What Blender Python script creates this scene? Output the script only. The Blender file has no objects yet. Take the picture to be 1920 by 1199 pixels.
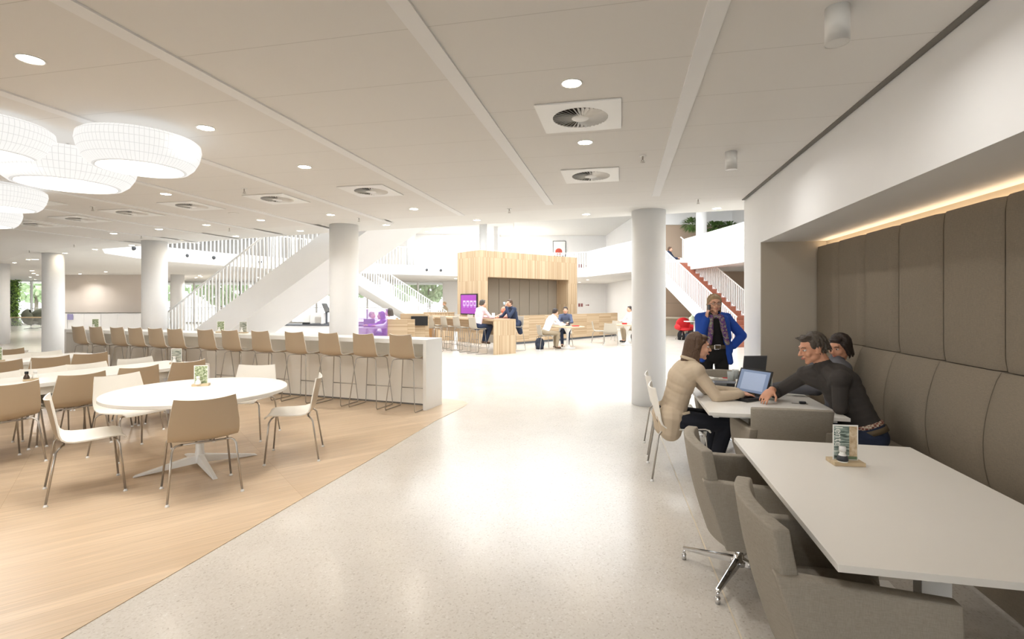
import bpy, math, random
from mathutils import Vector, Matrix, Euler
from mathutils.geometry import tessellate_polygon
random.seed(7)
PI = math.pi
SC = bpy.context.scene
C = SC.collection
CAMH = 1.6
FPX = 950.0
HOR = 565.0
ORD = ['first','second','third','fourth','fifth','sixth','seventh','eighth','ninth','tenth','eleventh','twelfth','thirteenth','fourteenth','fifteenth','sixteenth','seventeenth','eighteenth','nineteenth','twentieth']

# ------------------------------------------------------------------ survey helpers
def atz(px, py, z=0.0):
    """point of the horizontal plane z seen in the photo at px, py"""
    k = (CAMH - z) * FPX / (py - HOR)
    return Vector(((px - 960) / FPX * k, k, z))
def aty(px, py, Y):
    return Vector(((px - 960) / FPX * Y, Y, CAMH - (py - HOR) * Y / FPX))
# the building's main grid (booth wall, ceiling strips): n to the right, u along
UX, UY = 0.2113, 0.9774
def B(s, t, z=0.0):
    return Vector((s * UY + t * UX, -s * UX + t * UY, z))
ANG_U = math.atan2(-UX, UY)      # rotation that turns +Y into u
def face(dx, dy):                # rotation that turns +Y into (dx, dy)
    return math.atan2(-dx, dy)

# ------------------------------------------------------------------ colours / materials
def lin(c):
    c = c / 255.0
    return c / 12.92 if c <= 0.04045 else ((c + 0.055) / 1.055) ** 2.4
def rgb(r, g, b):
    return (lin(r), lin(g), lin(b), 1.0)
MATS = {}
def mat(name, col, rough=0.6, metal=0.0, spec=0.5, emit=None, estr=0.0, alpha=None, trans=0.0, bump=0.0, bscale=40.0, coat=0.0, var=0.0, vscale=3.0):
    m = bpy.data.materials.new(name); m.use_nodes = True
    nt = m.node_tree; b = nt.nodes['Principled BSDF']
    b.inputs['Base Color'].default_value = col
    b.inputs['Roughness'].default_value = rough
    b.inputs['Metallic'].default_value = metal
    b.inputs['Specular IOR Level'].default_value = spec
    b.inputs['Coat Weight'].default_value = coat
    if trans: b.inputs['Transmission Weight'].default_value = trans
    if alpha is not None: b.inputs['Alpha'].default_value = alpha
    if emit: b.inputs['Emission Color'].default_value = emit; b.inputs['Emission Strength'].default_value = estr
    tc = nt.nodes.new('ShaderNodeTexCoord')
    nz = nt.nodes.new('ShaderNodeTexNoise'); nz.inputs['Scale'].default_value = bscale
    nt.links.new(tc.outputs['Object'], nz.inputs['Vector'])
    if bump:
        bp = nt.nodes.new('ShaderNodeBump'); bp.inputs['Strength'].default_value = bump; bp.inputs['Distance'].default_value = 0.01
        nt.links.new(nz.outputs['Fac'], bp.inputs['Height']); nt.links.new(bp.outputs['Normal'], b.inputs['Normal'])
    # faint natural variation of the colour
    nv = nt.nodes.new('ShaderNodeTexNoise'); nv.inputs['Scale'].default_value = vscale; nv.inputs['Detail'].default_value = 4
    nt.links.new(tc.outputs['Object'], nv.inputs['Vector'])
    mx = nt.nodes.new('ShaderNodeMix'); mx.data_type = 'RGBA'
    v = var if var else 0.02
    mx.inputs[6].default_value = tuple(max(0, c * (1 - v)) for c in col[:3]) + (1,)
    mx.inputs[7].default_value = tuple(min(1, c * (1 + v)) for c in col[:3]) + (1,)
    nt.links.new(nv.outputs['Fac'], mx.inputs[0]); nt.links.new(mx.outputs[2], b.inputs['Base Color'])
    MATS[name] = m
    return m
def nodes(m):
    return m.node_tree, m.node_tree.nodes['Principled BSDF']
def drop_colour_link(m):
    nt, b = nodes(m)
    for l in list(nt.links):
        if l.to_socket == b.inputs['Base Color']: nt.links.remove(l)
    return nt, b
def mapping(nt, rot=(0,0,0), scale=(1,1,1), src='Object'):
    tc = nt.nodes.new('ShaderNodeTexCoord'); mp = nt.nodes.new('ShaderNodeMapping')
    mp.inputs['Rotation'].default_value = rot; mp.inputs['Scale'].default_value = scale
    nt.links.new(tc.outputs[src], mp.inputs['Vector'])
    return mp
def ramp(nt, src, stops):
    r = nt.nodes.new('ShaderNodeValToRGB')
    el = r.color_ramp.elements
    while len(el) < len(stops): el.new(0.5)
    for e, (p, c) in zip(el, stops): e.position = p; e.color = c
    nt.links.new(src, r.inputs['Fac'])
    return r
def wood(name, c1, c2, rot=(0,0,0), bw=1.4, bh=0.09, rough=0.45, gap=0.0015, gcol=None, streak=(3, 60, 60), spec=0.4):
    m = mat(name, c1, rough, spec=spec)
    nt, b = drop_colour_link(m)
    mp = mapping(nt, rot)
    br = nt.nodes.new('ShaderNodeTexBrick')
    br.inputs['Scale'].default_value = 1.0
    br.inputs['Brick Width'].default_value = bw; br.inputs['Row Height'].default_value = bh
    br.inputs['Mortar Size'].default_value = gap; br.inputs['Mortar Smooth'].default_value = 0.2
    br.inputs['Color1'].default_value = c1; br.inputs['Color2'].default_value = c2
    br.inputs['Mortar'].default_value = gcol or tuple(c * 0.75 for c in c2[:3]) + (1,)
    br.inputs['Bias'].default_value = 0.0; br.offset = 0.37; br.offset_frequency = 1
    nt.links.new(mp.outputs[0], br.inputs['Vector'])
    m2 = nt.nodes.new('ShaderNodeMapping'); m2.inputs['Scale'].default_value = streak
    nt.links.new(mp.outputs[0], m2.inputs['Vector'])
    nz = nt.nodes.new('ShaderNodeTexNoise'); nz.inputs['Scale'].default_value = 1.0; nz.inputs['Detail'].default_value = 6
    nt.links.new(m2.outputs[0], nz.inputs['Vector'])
    r = ramp(nt, nz.outputs['Fac'], [(0.3, (0.86, 0.86, 0.86, 1)), (0.7, (1.06, 1.06, 1.06, 1))])
    mx = nt.nodes.new('ShaderNodeMix'); mx.data_type = 'RGBA'; mx.blend_type = 'MULTIPLY'; mx.inputs[0].default_value = 1.0
    nt.links.new(br.outputs['Color'], mx.inputs[6]); nt.links.new(r.outputs['Color'], mx.inputs[7])
    nt.links.new(mx.outputs[2], b.inputs['Base Color'])
    return m

white = mat('white_paint', rgb(236,235,234), 0.55)
white_gloss = mat('white_lacquer', rgb(232,229,224), 0.28)
white_metal = mat('white_powder_coat', rgb(238,237,234), 0.35)
plaster = mat('white_plaster', rgb(232,230,226), 0.8)
table_white = mat('white_laminate', rgb(232,228,221), 0.33, bump=0.02, bscale=300)
cream = mat('cream_front', rgb(238,232,221), 0.5)
shell_in = mat('ivory_shell', rgb(233,228,218), 0.38)
shell_out = mat('taupe_shell', rgb(180,160,134), 0.3, coat=0.15)
shell_grey = mat('grey_beige_shell', rgb(186,176,160), 0.4)
steel = mat('brushed_steel', rgb(178,172,164), 0.28, metal=0.9)
chrome = mat('polished_chrome', rgb(215,215,216), 0.08, metal=1.0)
beige_wall = mat('beige_wall', rgb(205,192,172), 0.8)
niche_wall = mat('grey_beige_wall', rgb(180,170,154), 0.8)
warm_panel = mat('warm_white_panel', rgb(222,212,203), 0.7)
brown_wall = mat('brown_timber_panelling', rgb(178,156,136), 0.6)
groove = mat('dark_groove', rgb(120,116,110), 0.8)
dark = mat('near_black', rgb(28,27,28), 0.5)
black_plastic = mat('black_plastic', rgb(30,31,34), 0.35)
grey_plastic = mat('grey_plastic', rgb(92,94,98), 0.4)
red_step = mat('red_brown_step', rgb(168,106,84), 0.6)
red = mat('red_fabric', rgb(196,30,36), 0.7)
skin = mat('skin', rgb(222,170,142), 0.5, var=0.05, vscale=20)
skin_dark = mat('skin_tanned', rgb(206,150,120), 0.5, var=0.05, vscale=20)
lipm = mat('lips', rgb(190,118,102), 0.45)
eye_white = mat('eye_white', rgb(232,228,222), 0.3)
iris = mat('iris_dark', rgb(48,36,30), 0.3)
hair_brown = mat('brown_hair', rgb(84,60,42), 0.55, bump=0.6, bscale=90, var=0.25, vscale=60)
hair_dark = mat('dark_hair', rgb(48,36,30), 0.55, bump=0.6, bscale=90, var=0.25, vscale=60)
hair_grey = mat('greying_hair', rgb(76,67,58), 0.6, bump=0.6, bscale=90, var=0.35, vscale=80)
hair_blond = mat('ash_blond_hair', rgb(166,140,106), 0.6, bump=0.6, bscale=90, var=0.25, vscale=60)
jacket_beige = mat('beige_jacket_cloth', rgb(196,178,154), 0.85, bump=0.25, bscale=14)
sweater_dark = mat('charcoal_knit', rgb(60,55,52), 0.95, bump=0.3, bscale=16)
jeans = mat('blue_denim', rgb(44,54,78), 0.9, bump=0.3, bscale=60)
navy_cloth = mat('dark_navy_trousers', rgb(28,30,40), 0.9, bump=0.2, bscale=20)
blue_cardigan = mat('blue_cardigan', rgb(34,76,168), 0.9, bump=0.3, bscale=20)
black_cloth = mat('black_cloth', rgb(24,22,23), 0.9, bump=0.2, bscale=24)
pink_shirt = mat('pale_pink_shirt', rgb(232,205,210), 0.8, bump=0.2, bscale=18)
white_shirt = mat('white_shirt', rgb(232,235,242), 0.8, bump=0.2, bscale=18)
suit_navy = mat('navy_suit', rgb(44,54,78), 0.85, bump=0.15, bscale=18)
suit_blue = mat('slate_blue_jacket', rgb(82,90,114), 0.85, bump=0.15, bscale=18)
khaki = mat('khaki_trousers', rgb(158,142,118), 0.85, bump=0.2, bscale=18)
grey_shirt = mat('grey_shirt', rgb(96,96,102), 0.85, bump=0.2, bscale=18)
orange_cloth = mat('salmon_shirt', rgb(230,160,140), 0.85)
brown_leather = mat('brown_leather', rgb(92,70,54), 0.5)
belt_mat = mat('olive_brown_belt', rgb(98,84,62), 0.6)
leaf = mat('leaf_green', rgb(98,128,66), 0.6, var=0.5, vscale=9)
leaf_light = mat('fresh_leaf_green', rgb(160,196,90), 0.6, var=0.4, vscale=9)
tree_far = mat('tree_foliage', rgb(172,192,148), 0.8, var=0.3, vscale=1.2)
paper = mat('paper', rgb(240,238,232), 0.8)
oak_small = wood('oak_block', rgb(208,186,152), rgb(198,174,138), bw=0.6, bh=0.5)
asphalt = mat('pale_paving', rgb(200,202,200), 0.9)

# fabric of the booth
def fabric(name, col):
    m = mat(name, col, 0.95, spec=0.15)
    nt, b = drop_colour_link(m)
    mp = mapping(nt, scale=(1, 1, 1))
    w1 = nt.nodes.new('ShaderNodeTexNoise'); w1.inputs['Scale'].default_value = 1.0; w1.inputs['Detail'].default_value = 3
    s1 = nt.nodes.new('ShaderNodeMapping'); s1.inputs['Scale'].default_value = (500, 500, 40)
    nt.links.new(mp.outputs[0], s1.inputs['Vector']); nt.links.new(s1.outputs[0], w1.inputs['Vector'])
    w2 = nt.nodes.new('ShaderNodeTexNoise'); w2.inputs['Scale'].default_value = 1.0; w2.inputs['Detail'].default_value = 3
    s2 = nt.nodes.new('ShaderNodeMapping'); s2.inputs['Scale'].default_value = (40, 40, 500)
    nt.links.new(mp.outputs[0], s2.inputs['Vector']); nt.links.new(s2.outputs[0], w2.inputs['Vector'])
    ad = nt.nodes.new('ShaderNodeMath'); ad.operation = 'ADD'
    nt.links.new(w1.outputs['Fac'], ad.inputs[0]); nt.links.new(w2.outputs['Fac'], ad.inputs[1])
    hf = nt.nodes.new('ShaderNodeMath'); hf.operation = 'MULTIPLY'; hf.inputs[1].default_value = 0.5
    nt.links.new(ad.outputs[0], hf.inputs[0])
    r = ramp(nt, hf.outputs[0], [(0.3, tuple(c * 0.82 for c in col[:3]) + (1,)), (0.7, tuple(c * 1.15 for c in col[:3]) + (1,))])
    nt.links.new(r.outputs['Color'], b.inputs['Base Color'])
    bp = nt.nodes.new('ShaderNodeBump'); bp.inputs['Strength'].default_value = 0.15; bp.inputs['Distance'].default_value = 0.002
    nt.links.new(hf.outputs[0], bp.inputs['Height']); nt.links.new(bp.outputs['Normal'], b.inputs['Normal'])
    return m
booth_fabric = fabric('taupe_upholstery', rgb(138,127,112))
chair_fabric = fabric('grey_taupe_upholstery', rgb(156,148,136))
seam = mat('seam_shadow_piping', rgb(92,80,64), 0.9)

# floors
def make_terrazzo():
    m = mat('terrazzo', rgb(206,200,190), 0.22, spec=0.5)
    nt, b = drop_colour_link(m)
    mp = mapping(nt)
    v = nt.nodes.new('ShaderNodeTexVoronoi'); v.inputs['Scale'].default_value = 110
    nt.links.new(mp.outputs[0], v.inputs['Vector'])
    r = ramp(nt, v.outputs['Color'], [(0.0, rgb(178,168,156)), (0.12, rgb(194,186,175)), (0.3, rgb(206,199,189)), (0.85, rgb(210,204,195)), (1.0, rgb(222,218,211))])
    n = nt.nodes.new('ShaderNodeTexNoise'); n.inputs['Scale'].default_value = 2.0; n.inputs['Detail'].default_value = 5
    nt.links.new(mp.outputs[0], n.inputs['Vector'])
    r2 = ramp(nt, n.outputs['Fac'], [(0.3, (0.95, 0.95, 0.95, 1)), (0.7, (1.03, 1.03, 1.03, 1))])
    v2 = nt.nodes.new('ShaderNodeTexVoronoi'); v2.inputs['Scale'].default_value = 60
    nt.links.new(mp.outputs[0], v2.inputs['Vector'])
    r3 = ramp(nt, v2.outputs['Distance'], [(0.13, (0.8, 0.76, 0.72, 1)), (0.2, (1, 1, 1, 1))])
    a = nt.nodes.new('ShaderNodeMix'); a.data_type = 'RGBA'; a.blend_type = 'MULTIPLY'; a.inputs[0].default_value = 1
    nt.links.new(r.outputs['Color'], a.inputs[6]); nt.links.new(r2.outputs['Color'], a.inputs[7])
    c = nt.nodes.new('ShaderNodeMix'); c.data_type = 'RGBA'; c.blend_type = 'MULTIPLY'; c.inputs[0].default_value = 0.35
    nt.links.new(a.outputs[2], c.inputs[6]); nt.links.new(r3.outputs['Color'], c.inputs[7])
    nt.links.new(c.outputs[2], b.inputs['Base Color'])
    return m
terrazzo = make_terrazzo()
PL = math.radians(38)
floor_wood = wood('bamboo_parquet', rgb(216,192,163), rgb(203,178,148), rot=(0, 0, -PL), bw=1.9, bh=0.11, rough=0.32, gap=0.0012, gcol=rgb(178,144,104), streak=(2.5, 70, 70))
kiosk_v = wood('upright_oak_slats', rgb(214,186,148), rgb(176,143,105), rot=(0, PI/2, 0), bw=1.1, bh=0.075, rough=0.5, gap=0.002, streak=(3, 50, 50))
def slat_wood(name, vertical):
    # coordinates along the surface: object X is the run of the panel, Z is height
    m = mat(name, rgb(214,186,148), 0.5)
    nt, b = drop_colour_link(m)
    tc = nt.nodes.new('ShaderNodeTexCoord'); sx = nt.nodes.new('ShaderNodeSeparateXYZ'); cb = nt.nodes.new('ShaderNodeCombineXYZ')
    nt.links.new(tc.outputs['Object'], sx.inputs[0])
    ad = nt.nodes.new('ShaderNodeMath'); ad.operation = 'ADD'
    nt.links.new(sx.outputs['X'], ad.inputs[0]); nt.links.new(sx.outputs['Y'], ad.inputs[1])
    if vertical:
        nt.links.new(sx.outputs['Z'], cb.inputs['X']); nt.links.new(ad.outputs[0], cb.inputs['Y'])
    else:
        nt.links.new(ad.outputs[0], cb.inputs['X']); nt.links.new(sx.outputs['Z'], cb.inputs['Y'])
    br = nt.nodes.new('ShaderNodeTexBrick'); br.inputs['Scale'].default_value = 1
    br.inputs['Brick Width'].default_value = 0.9; br.inputs['Row Height'].default_value = 0.042
    br.inputs['Mortar Size'].default_value = 0.0015; br.offset = 0.37; br.offset_frequency = 1
    br.inputs['Color1'].default_value = rgb(206,182,150); br.inputs['Color2'].default_value = rgb(176,148,114); br.inputs['Mortar'].default_value = rgb(160,130,98)
    nt.links.new(cb.outputs[0], br.inputs['Vector'])
    nt.links.new(br.outputs['Color'], b.inputs['Base Color'])
    return m
oak_upright = slat_wood('oak_strips_upright', True)
oak_flat = slat_wood('oak_strips_horizontal', False)

# ceiling tiles: thin joints across the strips
def make_tiles():
    m = mat('ceiling_tile', rgb(229,226,222), 0.85)
    nt, b = drop_colour_link(m)
    tc = nt.nodes.new('ShaderNodeTexCoord')
    d = nt.nodes.new('ShaderNodeVectorMath'); d.operation = 'DOT_PRODUCT'; d.inputs[1].default_value = (UX, UY, 0)
    nt.links.new(tc.outputs['Object'], d.inputs[0])
    q = nt.nodes.new('ShaderNodeMath'); q.operation = 'MULTIPLY'; q.inputs[1].default_value = 1 / 0.6
    nt.links.new(d.outputs['Value'], q.inputs[0])
    f = nt.nodes.new('ShaderNodeMath'); f.operation = 'FRACT'; nt.links.new(q.outputs[0], f.inputs[0])
    r = ramp(nt, f.outputs[0], [(0.0, rgb(207,203,198)), (0.007, rgb(207,203,198)), (0.010, rgb(229,226,222)), (1.0, rgb(229,226,222))])
    nt.links.new(r.outputs['Color'], b.inputs['Base Color'])
    return m
tiles = make_tiles()

glass = mat('clear_glass', (1, 1, 1, 1), 0.02, alpha=0.12, spec=0.5)
drink_glass = mat('drinking_glass', rgb(225,232,232), 0.03, alpha=0.35)
def emission(name, col, s):
    return mat(name, col, 0.5, emit=col, estr=s)
lamp_warm = emission('lit_lamp', (1.0, 0.95, 0.86, 1), 14.0)
lamp_small = emission('lit_lamp_far', (1.0, 0.97, 0.92, 1), 5.0)

# ------------------------------------------------------------------ object helpers
def tag(o, label=None, cat=None, group=None, kind=None):
    if label: o['label'] = label
    if cat: o['category'] = cat
    if group: o['group'] = group
    if kind: o['kind'] = kind
    return o
def thing(name, loc, rz, label, cat, group=None):
    o = bpy.data.objects.new(name, None); C.objects.link(o)
    o.empty_display_size = 0.1
    o.location = loc; o.rotation_euler = (0, 0, rz)
    return tag(o, label, cat, group)
def copy_tree(o, parent=None):
    c = o.copy(); C.objects.link(c)
    if parent is not None: c.parent = parent
    for ch in o.children: copy_tree(ch, c)
    return c
def rotm(a, b):
    """matrix turning +Z to the direction a->b"""
    d = (Vector(b) - Vector(a))
    return d.to_track_quat('Z', 'Y').to_matrix()

class MB:
    def __init__(s): s.v = []; s.f = []; s.mi = []; s.m = 0; s.sm = []; s.smooth = False
    def add(s, vs, fs, smooth=None):
        o = len(s.v); s.v += [tuple(v) for v in vs]
        for f in fs: s.f.append(tuple(i + o for i in f)); s.mi.append(s.m); s.sm.append(s.smooth if smooth is None else smooth)
        return s
    def box(s, a, b, M=None):
        x0, y0, z0 = a; x1, y1, z1 = b
        vs = [(x0,y0,z0),(x1,y0,z0),(x1,y1,z0),(x0,y1,z0),(x0,y0,z1),(x1,y0,z1),(x1,y1,z1),(x0,y1,z1)]
        if M is not None: vs = [M @ Vector(v) for v in vs]
        return s.add(vs, [(0,3,2,1),(4,5,6,7),(0,1,5,4),(1,2,6,5),(2,3,7,6),(3,0,4,7)], False)
    def prism(s, poly, z0, z1):
        n = len(poly)
        # counter-clockwise
        A = sum(poly[i][0]*poly[(i+1)%n][1]-poly[(i+1)%n][0]*poly[i][1] for i in range(n))
        if A < 0: poly = poly[::-1]
        vs = [(p[0], p[1], z0) for p in poly] + [(p[0], p[1], z1) for p in poly]
        return s.add(vs, [tuple(range(n-1, -1, -1)), tuple(range(n, 2*n))] + [(i, (i+1)%n, (i+1)%n+n, i+n) for i in range(n)], False)
    def ring(s, c, r, q, n=16, r2=None):
        return [Vector(c) + q @ Vector((r*math.cos(2*PI*i/n), (r2 or r)*math.sin(2*PI*i/n), 0)) for i in range(n)]
    def tube(s, pts, r, n=8, closed=False, caps=True):
        pts = [Vector(p) for p in pts]; m = len(pts); rs = r if isinstance(r, (list, tuple)) else [r]*m
        rings = []; up = None
        for i, p in enumerate(pts):
            if closed: d = (pts[(i+1)%m]-p).normalized() + (p-pts[i-1]).normalized()
            elif i == 0: d = pts[1]-p
            elif i == m-1: d = p-pts[i-1]
            else: d = (pts[i+1]-p).normalized() + (p-pts[i-1]).normalized()
            d.normalize()
            if up is None:
                up = Vector((0,0,1)) if abs(d.z) < 0.9 else Vector((1,0,0))
            a = (up - d*up.dot(d)).normalized(); bb = d.cross(a); up = a
            rings += [p + (a*math.cos(2*PI*k/n) + bb*math.sin(2*PI*k/n))*rs[i] for k in range(n)]
        fs = []
        for i in range(m if closed else m-1):
            j = (i+1) % m
            for k in range(n): fs.append((i*n+k, i*n+(k+1)%n, j*n+(k+1)%n, j*n+k))
        s.add(rings, fs, True)
        if caps and not closed:
            o = len(s.v) - len(rings)
            s.f.append(tuple(o+k for k in range(n-1,-1,-1))); s.f.append(tuple(o+(m-1)*n+k for k in range(n)))
            s.mi += [s.m, s.m]; s.sm += [False, False]
        return s
    def lathe(s, prof, c=(0,0,0), n=24, M=None, smooth=True):
        """prof: list of (r, z)"""
        vs = []; fs = []
        for r, z in prof:
            for k in range(n):
                v = Vector((r*math.cos(2*PI*k/n), r*math.sin(2*PI*k/n), z))
                if M is not None: v = M @ v
                vs.append(v + Vector(c))
        for i in range(len(prof)-1):
            for k in range(n): fs.append((i*n+k, i*n+(k+1)%n, (i+1)*n+(k+1)%n, (i+1)*n+k))
        s.add(vs, fs, smooth)
        o = len(s.v)-len(vs)
        for row, rev in ((0, True), (len(prof)-1, False)):
            if prof[row][0] > 1e-4:
                idx = [o+row*n+k for k in range(n)]
                s.f.append(tuple(idx[::-1] if rev else idx)); s.mi.append(s.m); s.sm.append(False)
        return s
    def ell(s, c, r, R=None, n=16, m=10):
        vs = []; fs = []
        for i in range(m+1):
            th = PI*i/m
            for k in range(n):
                v = Vector((r[0]*math.sin(th)*math.cos(2*PI*k/n), r[1]*math.sin(th)*math.sin(2*PI*k/n), -r[2]*math.cos(th)))
                if R is not None: v = R @ v
                vs.append(v + Vector(c))
        for i in range(m):
            for k in range(n): fs.append((i*n+k, i*n+(k+1)%n, (i+1)*n+(k+1)%n, (i+1)*n+k))
        return s.add(vs, fs, True)
    def cap(s, p, q, r1, r2, n=12):
        """tapered capsule"""
        p = Vector(p); q = Vector(q); d = q-p; L = d.length
        if L < 1e-5: return s.ell(p, (r1,)*3)
        R = rotm(p, q); prof = []
        for i in range(5): a = -PI/2 + PI/2*i/4; prof.append((max(r1*math.cos(a), 1e-4), r1*math.sin(a)))
        for i in range(5): a = PI/2*i/4; prof.append((max(r2*math.cos(a), 1e-4), L + r2*math.sin(a)))
        return s.lathe(prof, p, n, R)
    def build(s, name, m, parent=None, shift=None, bevel=0.0, sub=0):
        me = bpy.data.meshes.new(name)
        vs = s.v if shift is None else [tuple(Vector(v) - Vector(shift)) for v in s.v]
        me.from_pydata(vs, [], s.f)
        for mm in (m if isinstance(m, (list, tuple)) else [m]): me.materials.append(mm)
        for p, i, sm in zip(me.polygons, s.mi, s.sm): p.material_index = i; p.use_smooth = sm
        me.update()
        o = bpy.data.objects.new(name, me); C.objects.link(o)
        if parent is not None: o.parent = parent
        if bevel:
            bv = o.modifiers.new('bevel', 'BEVEL'); bv.width = bevel; bv.segments = 2; bv.limit_method = 'ANGLE'; bv.angle_limit = math.radians(40)
        if sub:
            sd = o.modifiers.new('sub', 'SUBSURF'); sd.levels = sub; sd.render_levels = sub
        return o
    def organic(s, name, m, parent, voxel=0.006, smooth=4, fac=0.5):
        """the union of the collected shapes as one continuous skin"""
        tmp = s.build('tmp', m); 
        r = tmp.modifiers.new('r', 'REMESH'); r.mode = 'VOXEL'; r.voxel_size = voxel; r.use_smooth_shade = True
        k = tmp.modifiers.new('s', 'SMOOTH'); k.iterations = smooth; k.factor = fac
        dg = bpy.context.evaluated_depsgraph_get()
        me = bpy.data.meshes.new_from_object(tmp.evaluated_get(dg))
        old = tmp.data; bpy.data.objects.remove(tmp); bpy.data.meshes.remove(old)
        me.name = name; me.materials.clear(); me.materials.append(m if not isinstance(m, (list, tuple)) else m[0])
        for p in me.polygons: p.use_smooth = True; p.material_index = 0
        o = bpy.data.objects.new(name, me); C.objects.link(o)
        if parent is not None: o.parent = parent
        return o
def struct(name, mb, m, parent=None, **k):
    o = mb.build(name, m, parent, **k)
    o['kind'] = 'structure'
    return o
def single(name, mb, m, loc, rz, label, cat, group=None, **k):
    o = mb.build(name, m, None, **k); o.location = loc; o.rotation_euler = (0, 0, rz)
    return tag(o, label, cat, group)
def text_mesh(name, txt, size, m, parent, M, depth=0.001):
    cu = bpy.data.curves.new('t', 'FONT'); cu.body = txt; cu.size = size; cu.extrude = depth; cu.align_x = 'LEFT'
    t = bpy.data.objects.new('t', cu); C.objects.link(t)
    dg = bpy.context.evaluated_depsgraph_get()
    me = bpy.data.meshes.new_from_object(t.evaluated_get(dg)); bpy.data.objects.remove(t); bpy.data.curves.remove(cu)
    me.transform(M); me.materials.clear(); me.materials.append(m)
    o = bpy.data.objects.new(name, me); C.objects.link(o); o.parent = parent
    return o
# ================================================================== the setting
OPEN = [(8.6,6.0),(2,8.3),(-3.8,10.4),(-8.4,12.4),(-11,13.6),(-11.9,14.8),(-12.2,16.4),(-12.1,18),(-11.3,20.2),(-9.5,23.2),(-6.7,26),(-3.3,28),(0,29.5),(3.2,30),(4.3,29.3),(5.0,26.5),(5.7,24),(6.1,23.0),(7.85,23.3),(8.3,18.4),(8.6,10)]
OUT = [(-38,-8),(18,-8),(18,44),(-38,44)]
def holed(outer, hole, z0, z1, inner=True, up=True, down=True):
    mb = MB()
    fl = [Vector((p[0], p[1], 0)) for p in outer]; hl = [Vector((p[0], p[1], 0)) for p in hole]
    tris = tessellate_polygon([fl, hl]); allp = fl + hl
    for z, keep, wantup in ((z0, down, False), (z1, up, True)):
        if not keep: continue
        fs = []
        for t in tris:
            a, b, c = (allp[i] for i in t)
            ccw = (b-a).cross(c-a).z > 0
            fs.append(tuple(t) if ccw == wantup else tuple(t[::-1]))
        mb.add([(p.x, p.y, z) for p in allp], fs, False)
    if inner:
        n = len(hole)
        vs = [(p[0], p[1], z0) for p in hole] + [(p[0], p[1], z1) for p in hole]
        mb.add(vs, [(i, (i+1) % n, (i+1) % n + n, i + n) for i in range(n)], False)
    return mb

# ---- floors
mb = MB(); mb.box((-38, -8, -0.1), (18, 44, 0)); struct('floor', mb, terrazzo)
wood_poly = [(-4.7,-7.9),(-2.13,2.4),(-1.72,4.0),(-1.35,5.4),(-1.02,6.76),(-0.84,7.3),(-0.72,7.7),(-0.69,7.92),(-0.78,8.1),(-0.98,8.25),(-1.2,8.34),(-9.6,11.4),(-9.9,11.4),(-15,9.2),(-17,-7.9)]
mb = MB(); mb.prism(wood_poly, 0.0, 0.004); struct('floor_wood_inlay', mb, floor_wood)
mb = MB()
a = atz(1295, 960); b2 = atz(1395, 1210)
d = (b2-a).normalized(); n2 = Vector((-d.y, d.x, 0))*0.004
a = a - d*4.2; b2 = b2 + d*3
mb.add([a-n2+Vector((0,0,.0015)), b2-n2+Vector((0,0,.0015)), b2+n2+Vector((0,0,.0015)), a+n2+Vector((0,0,.0015))], [(0,3,2,1)])
mb.add([a-n2, b2-n2, b2+n2, a+n2], [(0,1,2,3)])
struct('trim_floor_joint', mb, mat('floor_joint', rgb(222,208,184), 0.4))

# ---- the low ceiling (ground floor of the gallery) with its round plaster edge
slab = holed(OUT, OPEN, 3.0, 3.5)
struct('ceiling', slab, plaster)
tile_poly = [B(1.64,-8.0)[:2], B(1.64,7.4)[:2], (1.92,7.3),(.6,7.6),(-.86,8.16),(-2.65,8.75),(-6,10.1),(-9.7,12.05),(-13,14),(-14.3,14.8),(-17,17),(-17,-7.9)]
mb = MB(); mb.prism([tuple(p) for p in tile_poly], 2.982, 3.001); struct('ceiling_tiles', mb, tiles)
# strips between the tile fields
tb = MB()
for k, s0 in enumerate((0.437, -1.0, -2.5, -4.0, -5.47, -6.95, -8.4, -9.85, -11.3)):
    t1 = {0: 6.95, 1: 7.25, 2: 7.85, 3: 8.4, 4: 8.9, 5: 9.4, 6: 9.9, 7: 10.3, 8: 10.6}[k] - 0.08
    ts = -7.6
    ts += max(0, k-4)*0.6
    mb = MB()
    c = [B(s0-.05, ts), B(s0+.05, ts), B(s0+.05, t1), B(s0-.05, t1)]
    mb.prism([(p.x, p.y) for p in c], 2.970, 2.983)
    struct('trim_%d' % (k+1), mb, white)

# ---- wall with the booth niche (in the building grid)
def gbox(mb, s0, s1, t0, t1, z0, z1):
    c = [B(s0,t0), B(s1,t0), B(s1,t1), B(s0,t1)]
    mb.prism([(p.x, p.y) for p in c], z0, z1); return mb
TN = 6.616      # end of the niche
mb = MB(); gbox(mb, 1.64, 3.2, -7.9, TN, 2.31, 2.97); gbox(mb, 1.64, 3.2, TN, 7.45, 0, 2.97); gbox(mb, 1.68, 3.2, -7.9, 7.42, 2.97, 3.0)
struct('wall_right', mb, white)
mb = MB(); gbox(mb, 1.645, 2.37, TN-0.004, TN+0.001, 0.0, 2.31); struct('wall_niche_end', mb, niche_wall)
mb = MB(); gbox(mb, 2.36, 2.46, -7.9, TN, 0, 2.31); struct('wall_niche_back', mb, niche_wall)
mb = MB(); gbox(mb, 1.60, 1.64, -7.9, 7.40, 2.972, 2.984); struct('trim_wall_groove', mb, groove)
# pier continues past the atrium edge as an outer wall to the right
mb = MB(); mb.box((11.5, 7.6, 0), (11.8, 44, 7.0)); struct('wall_atrium_right', mb, white)
# walls behind and left of the camera
mb = MB(); mb.box((-38.3, -8, 0), (-38.0, 30, 3.0)); struct('wall_left', mb, warm_panel)

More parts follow.
